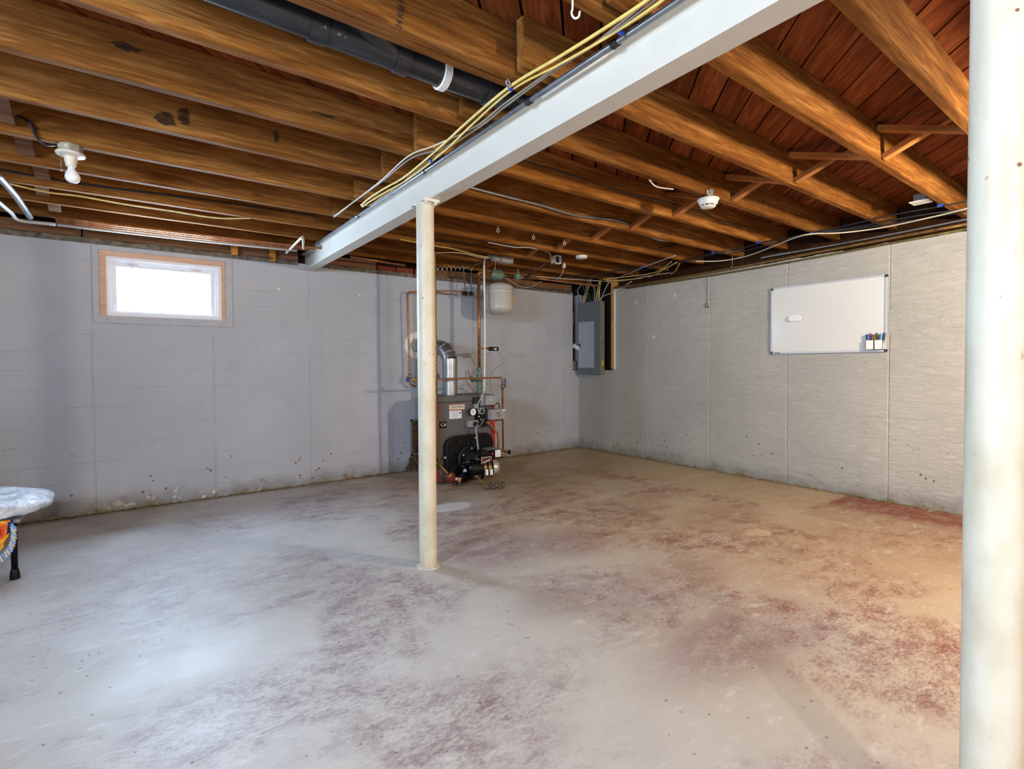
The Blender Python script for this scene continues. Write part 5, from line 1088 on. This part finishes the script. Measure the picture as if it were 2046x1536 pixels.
# flow switch on the riser with its cable
p = A(985, 697, y=-0.52); t = tag(empty('flow_switch', p), 'small dark box teed off the thick copper riser', 'switch')
bm = new(); box(bm, (p.x-0.045, p.y-0.03, p.z-0.022), (p.x+0.06, p.y+0.03, p.z+0.024)); child(t, 'housing', bm, M['iron'], bevel=0.004)
bm = new(); tube(bm, [(rx, ry, p.z+0.004), (p.x-0.045, p.y, p.z+0.004)], 0.012, 12); child(t, 'branch_pipe', bm, M['copper'], smooth=True)
bm = new(); box(bm, (p.x-0.002, p.y-0.0315, p.z-0.010), (p.x+0.025, p.y-0.030, p.z+0.008)); child(t, 'label_plate', bm, M['paper'])
bm = new(); tube(bm, [Vector((p.x+0.058, p.y, p.z-0.02)), A(1001, 712, y=-0.52), A(1008, 720, y=-0.52), A(1000, 729, y=-0.52), A(985, 742, y=-0.53), A(979, 760, y=-0.55), A(981, 784, y=-0.6)], 0.0032, 8, 8); child(t, 'cable', bm, M['greycable'], smooth=True)
T('sensor_wire', [A(953, 786, y=-0.6), A(936, 770, y=-0.6), A(930, 752, y=-0.6), A(933, 741, y=-0.58), A(937, 745, y=-0.56), A(938, 760, y=-0.55)], 0.0028, M['cord'], 'thin dark looped wire left of the green boiler fitting', 'wire')
# small copper return loop to the right with blue handled valves
ly = -0.72
def valve(p, label, hdir=(1, 0, 0), hl=0.06):
    t = tag(empty('ball_valve', p), label, 'valve', 'blue handled ball valves'); p = Vector(p); hd_ = Vector(hdir)
    bm = new(); lathe(bm, p-Vector((0, 0, 0.03)), (0, 0, 1), [(0, 0.012), (0.008, 0.016), (0.02, 0.019), (0.04, 0.019), (0.052, 0.016), (0.06, 0.012)], 10); cyl(bm, p, p+hd_*0.03, 0.007, seg=10); child(t, 'body', bm, M['brass'], smooth=0.6)
    a = p+hd_*0.032; bm = new(); box(bm, a-Vector((0.009, 0.006, 0.012)), a+Vector((0.009, 0.006, hl+0.03))); child(t, 'handle', bm, M['bluecap'], bevel=0.004)
    return t
pL = A(870, 757.5, y=ly); pR = A(1004, 754, y=ly); pR = Vector((pR.x, ly, pL.z*0.5+pR.z*0.5)); zz = pR.z
zbot = A(1004, 899, y=ly).z
T('water_pipe', [Vector((pL.x-0.25, ly, pL.z)), pL, pR-Vector((0.02, 0, 0)), pR-Vector((0, 0, 0.02)), Vector((pR.x+0.002, ly, zbot))], 0.0098, M['copper'], 'copper pipe crossing before the flue then dropping right of the boiler', 'pipe', smooth=0, seg=12)
valve(Vector((pR.x, ly, A(1004, 772, y=ly).z)), 'blue handled valve on the copper drop right of the boiler', (0.9, -0.3, 0))
pv2 = A(875, 746, y=-0.85); 
t = valve(pv2+Vector((-0.03, 0, 0)), 'blue handled valve beside the column above the boiler', (1, 0, 0), -0.075)
zq = A(1004, 838, y=ly).z
T('water_pipe', [Vector((pR.x, ly, zq)), Vector((F(968, 838, YB-0.03).x, YB-0.03, zq+0.002))], 0.0085, M['copper'], 'short copper branch under the grey control box', 'pipe', smooth=0, seg=12)
T('water_pipe', [F(972, 844, YB-0.03), F(978, 846, YB-0.04), F(994, 866, YB-0.04), F(996, 878, YB-0.04), F(995, 901, YB-0.04), F(997, 902, YB-0.04)], 0.0105, M['copper'], 'copper relief pipe slanting off the boiler corner then dropping', 'pipe', smooth=0, seg=12)
p = Vector((pR.x, ly, zbot)); t = tag(empty('drain_cock', p), 'bronze drain tee with hose outlet at the end of the right copper drop', 'valve')
bm = new(); tube(bm, [F(995, 902, YB-0.04), Vector((p.x, ly, zbot)), A(1012, 903, y=ly)], 0.014, 12); child(t, 'tee', bm, M['copper'], smooth=0.6)
q = A(1014, 903, y=ly); bm = new(); lathe(bm, q, Vector((0.8, -0.5, 0)), [(0, 0.018), (0.015, 0.024), (0.035, 0.024), (0.036, 0.016), (0.01, 0.014)], 16); child(t, 'outlet', bm, M['iron'], smooth=0.6)
# pipes around the column: left loop
yl_ = -0.12
pts_ = [A(840, 583, y=yl_), A(818, 583.5, y=yl_), A(814.5, 588, y=yl_), A(815.5, 640, y=yl_), A(817, 690, y=yl_), A(818.5, 722, y=yl_), A(818, 757, y=yl_), A(820, 767, y=yl_), A(830, 772, y=yl_)]
T('water_pipe', [A(948, 587, y=-0.30), A(905, 581, y=-0.24)] + pts_, 0.0105, M['copper'], 'copper pipe looping behind the column down the back wall', 'pipe', smooth=0, seg=12)
t = valve(A(818.5, 752, y=yl_), 'blue handled valve on the wall loop left of the column', (-0.9, -0.2, 0), -0.085)
# black rubber clamps on the horizontal pipe hanging from straps
for px, lb in ((930, 'first black insulated clamp on the high copper pipe'), (941, 'second black insulated clamp, nearer the thick riser')):
    p = A(px, 586.5, y=-0.285); t = tag(empty('pipe_clamp', p), lb, 'pipe hanger', 'black clamps on the high copper pipe')
    bm = new(); lathe(bm, p-Vector((0.032 if px == 930 else 0.018, 0, 0)), (1, 0.05, 0), [(0, 0.014), (0.004, 0.024), (0.046 if px == 930 else 0.032, 0.024), (0.05 if px == 930 else 0.036, 0.014)], 18); child(t, 'sleeve', bm, M['rubber'], smooth=0.6)
    bm = new(); q = A(px-5 if px == 930 else px+1, 530, y=-0.285); dv = q-p; bm2 = bm
    n_ = 12
    for i in range(n_):
        a = p+dv*(i/n_)+Vector((0, 0, 0.02)); b = p+dv*((i+0.7)/n_)+Vector((0, 0, 0.02)); box(bm, (min(a.x, b.x)-0.008, a.y-0.001, a.z), (max(a.x, b.x)+0.008, a.y+0.001, b.z))
    tube(bm, [p+Vector((-0.006, 0, 0.02)), q+Vector((-0.006, 0, 0))], 0.0022, 4); tube(bm, [p+Vector((0.006, 0, 0.02)), q+Vector((0.006, 0, 0))], 0.0022, 4); child(t, 'perforated_strap', bm, M['conduit'])
# springy coiled wire near the ceiling
p0_, p1_ = A(868, 537, y=-0.35), A(925, 536, y=-0.35); pts_ = []
for i in range(85):
    f = i/84; a = f*2*PI*6.5; b = p0_.lerp(p1_, f); pts_.append(b+Vector((0, 0.016*math.cos(a), 0.022*math.sin(a))))
pts_ += [A(935, 533, y=-0.35), A(942, 540, y=-0.35), A(950, 528, y=-0.35), A(962, 526, y=-0.35)]
T('coiled_wire', pts_, 0.0028, M['cream'], 'loosely coiled pale wire stretched just right of the column under the joists', 'wire', smooth=0, seg=6)
# pipe dropping in front of the boiler beside the column, flange circulator at floor
xp = A(872.5, 760, y=-0.86); zp0 = A(869.5, 935, y=-0.86).z
cp_ = tag(empty('return_pipe', (xp.x, -0.86, zp0)), 'brownish copper return pipe squeezed between column and boiler', 'pipe')
bm = new(); tube(bm, [(xp.x-0.012, -0.86, 2.24), (xp.x-0.012, -0.86, 1.0), (xp.x-0.004, -0.86, zp0+0.02), F(872, 922, -0.86), F(882, 933, -0.88), F(893, 945, -0.90)], 0.0155, 14); child(cp_, 'pipe', bm, M['brass'], smooth=0.6)
for zz_ in (1.40, 1.33, 1.24, 1.17):
    bm = new(); lathe(bm, (xp.x-0.012, -0.86, zz_), (0, 0, 1), [(0, 0.016), (0.004, 0.021), (0.03, 0.021), (0.034, 0.016)], 10); child(cp_, 'union', bm, M['brass'], smooth=0.6)
q = F(896, 949, -0.91); cr = tag(empty('circulator_pump', (q.x, -0.91, 0)), 'rusty red circulator body low at the left front of the boiler', 'pump')
dv = Vector((0.45, -0.1, -0.7)).normalized()
bm = new(); lathe(bm, q-dv*0.02, dv, [(0, 0.022), (0.01, 0.048), (0.022, 0.050)], 24); child(cr, 'brass_flange', bm, M['brass'], smooth=0.6)
bm = new(); lathe(bm, q+dv*0.002, dv, [(0, 0.058), (0.02, 0.060), (0.05, 0.052), (0.07, 0.034), (0.075, 0.0)], 24); child(cr, 'volute', bm, M['rustred'], smooth=0.7)
q2 = F(908, 957, -0.93); bm = new(); lathe(bm, q2, (0.9, -0.4, 0), [(0, 0.022), (0.03, 0.026), (0.034, 0.016), (0.06, 0.016)], 10); child(cr, 'drain_valve', bm, M['galv'], smooth=0.6)
bm = new(); q3 = F(917, 958, -0.95); lathe(bm, q3, (0.2, -1, 0), [(0, 0.024), (0.012, 0.024), (0.014, 0.01)], 8); child(cr, 'valve_handle', bm, simple('orange_handle', lin(200, 110, 50), 0.5), smooth=0.5)
bm = new(); lathe(bm, (q3.x, q3.y, 0.0), (0, 0, 1), [(0, 0.03), (0.02, 0.026), (max(0.03, q3.z-0.02), 0.018)], 12); child(cr, 'elbow', bm, M['iron'], smooth=0.6)
# cables seen right of the column near the ceiling
T('electrical_cable', [A(800, 478, z=2.25), A(868, 491, z=2.25), A(905, 497, z=2.25), A(950, 509, z=2.245), A(975, 514, z=2.24)], 0.005, M['yellow'], 'yellow cable sagging from behind the column to the tank controls', 'cable')
T('electrical_cable', [A(870, 505, z=2.235), A(918, 505, z=2.24), A(960, 514, z=2.24), A(980, 515, z=2.235)], 0.0042, M['cream'], 'pale cable just below the yellow one right of the column', 'cable')
T('electrical_cable', [A(790, 465, y=-1.005), A(870, 479, y=-1.01), A(930, 487, y=-1.013), A(990, 498, y=-1.013)], 0.0058, M['blackcable'], 'black cable along the joist behind the steel column', 'cable')
T('electrical_cable', [A(1000, 545, y=-0.4), A(1018, 560, y=-0.4), A(1040, 572, y=-0.4), A(1060, 573, y=-0.4), A(1082, 562, y=-0.4)], 0.003, M['whitecable'], 'thin white wire sagging under the green pressure valve', 'wire')
T('water_pipe', [A(700, 513, z=2.22), A(760, 522, z=2.22), A(810, 530, z=2.22)], 0.012, M['copper'], 'copper pipe between the beam end and the column top', 'pipe', smooth=0, seg=12)

# ------------------------------------------------------------------ cloth covered table at the left edge
ft = A(30, 1156, z=0.0)
tb_ = tag(empty('folding_table', (ft.x-0.45, ft.y-0.05, 0)), 'low table with printed cloth under a clear plastic sheet at the left edge', 'table')
zT = A(40, 1035, y=ft.y).z
for dx, dy in ((0, 0), (-0.9, 0.0), (-0.32, 0.5), (-0.9, 0.5)):
    x_, y_ = ft.x+dx, ft.y+dy; bm = new(); lathe(bm, (x_, y_, 0), (0, 0, 1), [(0, 0.022), (0.012, 0.023), (0.05, 0.018), (0.055, 0.016)], 16); 
    g_ = child(tb_, 'leg', new_leg := bm, M['black'], smooth=0.6)
    bm = new(); cyl(bm, (x_, y_, 0.04), (x_, y_, zT-0.02), 0.0145, seg=16); o = obj('tube', bm, M['black'], smooth=True); o.parent = g_
X1 = A(37, 1060, y=ft.y).x+0.02
bm = new(); box(bm, (ft.x-0.95, ft.y-0.02, zT-0.02), (X1-0.01, ft.y+0.52, zT)); child(tb_, 'table_top', bm, M['boxgrey'], bevel=0.004)
# drape: front flap hanging in a curve
cl = tag(empty('table_cloth', (ft.x-0.4, ft.y, zT)), 'orange and navy printed cloth with white fringe hanging off the low table', 'cloth')
bm = new(); NX, NZ = 90, 14; rows = []
xl0, xr0 = ft.x-0.95, X1-0.035
curve = lambda x_: 0.05+0.165*(1-min(1, max(0, (x_-(xr0-0.15))/0.15))**2.6)**(1/2.6)
for i in range(NX+1):
    col = []; f = i/NX; x_ = xl0+(xr0-xl0)*f
    drop = curve(x_)
    for k in range(NZ+1):
        g_ = k/NZ; yy = ft.y-0.035-0.010*math.sin(f*60)*g_-0.01*noise.noise(Vector((f*9, g_*3, 0)))
        col.append(bm.verts.new((x_-0.03*g_*g_*f, yy, zT+0.006-drop*g_)))
    rows.append(col)
for i in range(NX):
    for k in range(NZ): bm.faces.new((rows[i][k], rows[i+1][k], rows[i+1][k+1], rows[i][k+1]))
for f_ in bm.faces:
    c_ = f_.calc_center_median()
    if c_.x > xr0-0.020+0.008*math.sin(c_.z*60): f_.material_index = 1
o = child(cl, 'cloth', bm, M['cloth'], smooth=True); o.data.materials.append(simple('navy_cloth_border', lin(22, 30, 104), 0.8, 0, 0.1)); md = o.modifiers.new('thick', 'SOLIDIFY'); md.thickness = 0.004
yarn = simple('pale_blue_yarn', lin(120, 170, 220), 0.8)
edge = [(xr0-0.002, zT-0.02-0.012*k) for k in range(4)]
for k in range(1, 60):
    x_ = xr0-0.0006*k*k*0.11*1.0 if k < 12 else xr0-0.0087-0.003*(k-12)
    if x_ < xr0-0.15: break
    edge.append((x_, zT+0.006-curve(x_)))
acc = 0; last = edge[0]; picks = [edge[0]]
for p_ in edge[1:]:
    d_ = math.hypot(p_[0]-last[0], p_[1]-last[1])
    while d_ > 0.0135:
        last = (last[0]+(p_[0]-last[0])*0.0135/d_, last[1]+(p_[1]-last[1])*0.0135/d_); picks.append(last); d_ = math.hypot(p_[0]-last[0], p_[1]-last[1])
for i, (x_, z_) in enumerate(picks):
    g_ = i/max(1, len(picks)-1); dr2 = Vector((0.55-0.35*g_, -0.2, -0.75-0.3*g_)).normalized(); base = Vector((x_-0.006, ft.y-0.046, z_+0.006))
    bm = new(); tube(bm, [base, base+dr2*0.014, base+dr2*0.026+Vector((0.003*math.sin(i*2.2), -0.002, 0)), base+dr2*0.036], 0.0062, 8, 4); child(cl, 'fringe_tassel', bm, M['whitecable'] if i % 3 else yarn, smooth=True)
# clear plastic sheet: crumpled low dome
bm = new(); r = bmesh.ops.create_icosphere(bm, subdivisions=5, radius=1.0)
cxp = (ft.x-0.95+X1+0.08)/2; hw = (X1+0.085-(ft.x-1.0))/2
for v in r['verts']:
    c_ = v.co.copy(); sx = math.copysign(abs(c_.x)**0.75, c_.x); sy = math.copysign(abs(c_.y)**0.8, c_.y); zz_ = c_.z
    q = Vector((cxp+sx*hw*0.985, ft.y+0.22+sy*0.34, zT+0.016+max(0, zz_+0.35)*0.085))
    nn = noise.noise(q*9)*0.014 + noise.noise(Vector((q.x*26, q.y*20, q.z*30)))*0.007 + abs(noise.noise(Vector((q.x*5, q.y*12, q.z*14+3))))*0.02
    v.co = q+c_.normalized()*nn
o = obj('plastic_sheet', bm, M['film'], smooth=True); recentre(o, (cxp, ft.y+0.22, zT)); tag(o, 'crumpled clear plastic sheet over the top of the low table', 'plastic sheet')

# lumber stamp on the doubled joist
p = A(801, 20, y=-3.6315)
st_ = text('24 RIB No', 0.030, p - ceil.location, '-y', M['ink'], ceil, name='lumber_stamp'); st_.rotation_euler = (PI/2, -1.45, 0)
# dark smudges soaked into the joist faces
def smudge(px, py, y, rx, rz, seed):
    c_ = A(px, py, y=y); bm = new(); n = 40; ctr = bm.verts.new((0, 0, 0)); ring_ = []
    for i in range(n):
        a = 2*PI*i/n; k = 1+0.55*noise.noise(Vector((math.cos(a)*1.6+seed, math.sin(a)*1.6, seed)))+0.25*noise.noise(Vector((math.cos(a)*5, math.sin(a)*5, seed*2)))
        ring_.append(bm.verts.new((rx*k*math.cos(a), 0, rz*k*math.sin(a))))
    for i in range(n): bm.faces.new((ctr, ring_[i], ring_[(i+1) % n]))
    o = obj('joist_stain', bm, stain); o.location = c_ - ceil.location; o.parent = ceil; return o
def stain_mat():
    t = NT('soaked_stain'); co = t.coords(); n = t.noise(co, 30, 5, 0.7)
    tr = t.n('ShaderNodeBsdfTransparent'); mx = t.n('ShaderNodeMixShader'); t.l(t.math('MULTIPLY', t.fac(n, 0.25, 0.55), 0.7), mx.inputs[0])
    t.done(lin(44, 34, 32), 0.85, 0, None, 0.05); t.l(tr.outputs[0], mx.inputs[1]); t.l(t.b.outputs[0], mx.inputs[2]); t.l(mx.outputs[0], t.out.inputs[0]); return t.m
stain = stain_mat()
smudge(330, 238, -2.2645-TH, 0.040, 0.026, 1.0); smudge(368, 232, -2.2645-TH, 0.028, 0.034, 4.0); smudge(552, 272, -2.2645-TH, 0.014, 0.028, 7.0); smudge(248, 92, -2.6945-TH, 0.045, 0.014, 2.0); smudge(648, 229, -2.6945-TH, 0.06, 0.007, 3.0)
# rusty clean-out opening low on the back wall, half hidden by the column
a, b = A(820, 838, y=-0.01), A(856, 905, y=-0.01)
t = tag(empty('cleanout_door', ((a.x+b.x)/2, -0.01, b.z)), 'rusted cast iron clean-out door low on the back wall behind the column', 'clean-out door')
rust = simple('flaking_rust', lin(116, 72, 50), 0.85, 0.1, 0.4, 30, 0.8)
bm = new(); x0, x1, z0, z1 = a.x, b.x, b.z, a.z
for lo, hi in (((x0, z0), (x0+0.02, z1)), ((x1-0.02, z0), (x1, z1)), ((x0, z1-0.02), (x1, z1)), ((x0, z0), (x1, z0+0.02))): box(bm, (lo[0], -0.028, lo[1]), (hi[0], -0.004, hi[1]))
child(t, 'frame', bm, M['sidegrey'], bevel=0.003)
bm = new(); box(bm, (x0+0.02, -0.018, z0+0.02), (x1-0.02, -0.006, z1-0.02)); child(t, 'door_leaf', bm, rust, bevel=0.002)
bm = new()
for i in range(260):
    f = random.random(); z_ = f*z0*1.05; x_ = x0-0.02+random.random()*(x1-x0+0.03)-0.05*(1-f)*random.random(); s_ = random.uniform(0.006, 0.017)
    r = bmesh.ops.create_icosphere(bm, subdivisions=1, radius=s_)
    for v in r['verts']: v.co = Vector((v.co.x+x_, v.co.y*0.6-0.008-0.03*(1-f)*random.random(), abs(v.co.z+z_)))
tag(obj('crumbled_mortar', bm, simple('rusty_mortar', lin(120, 96, 62), 0.95, 0, 0.4, 30, 0.8), wall_back), kind='stuff')
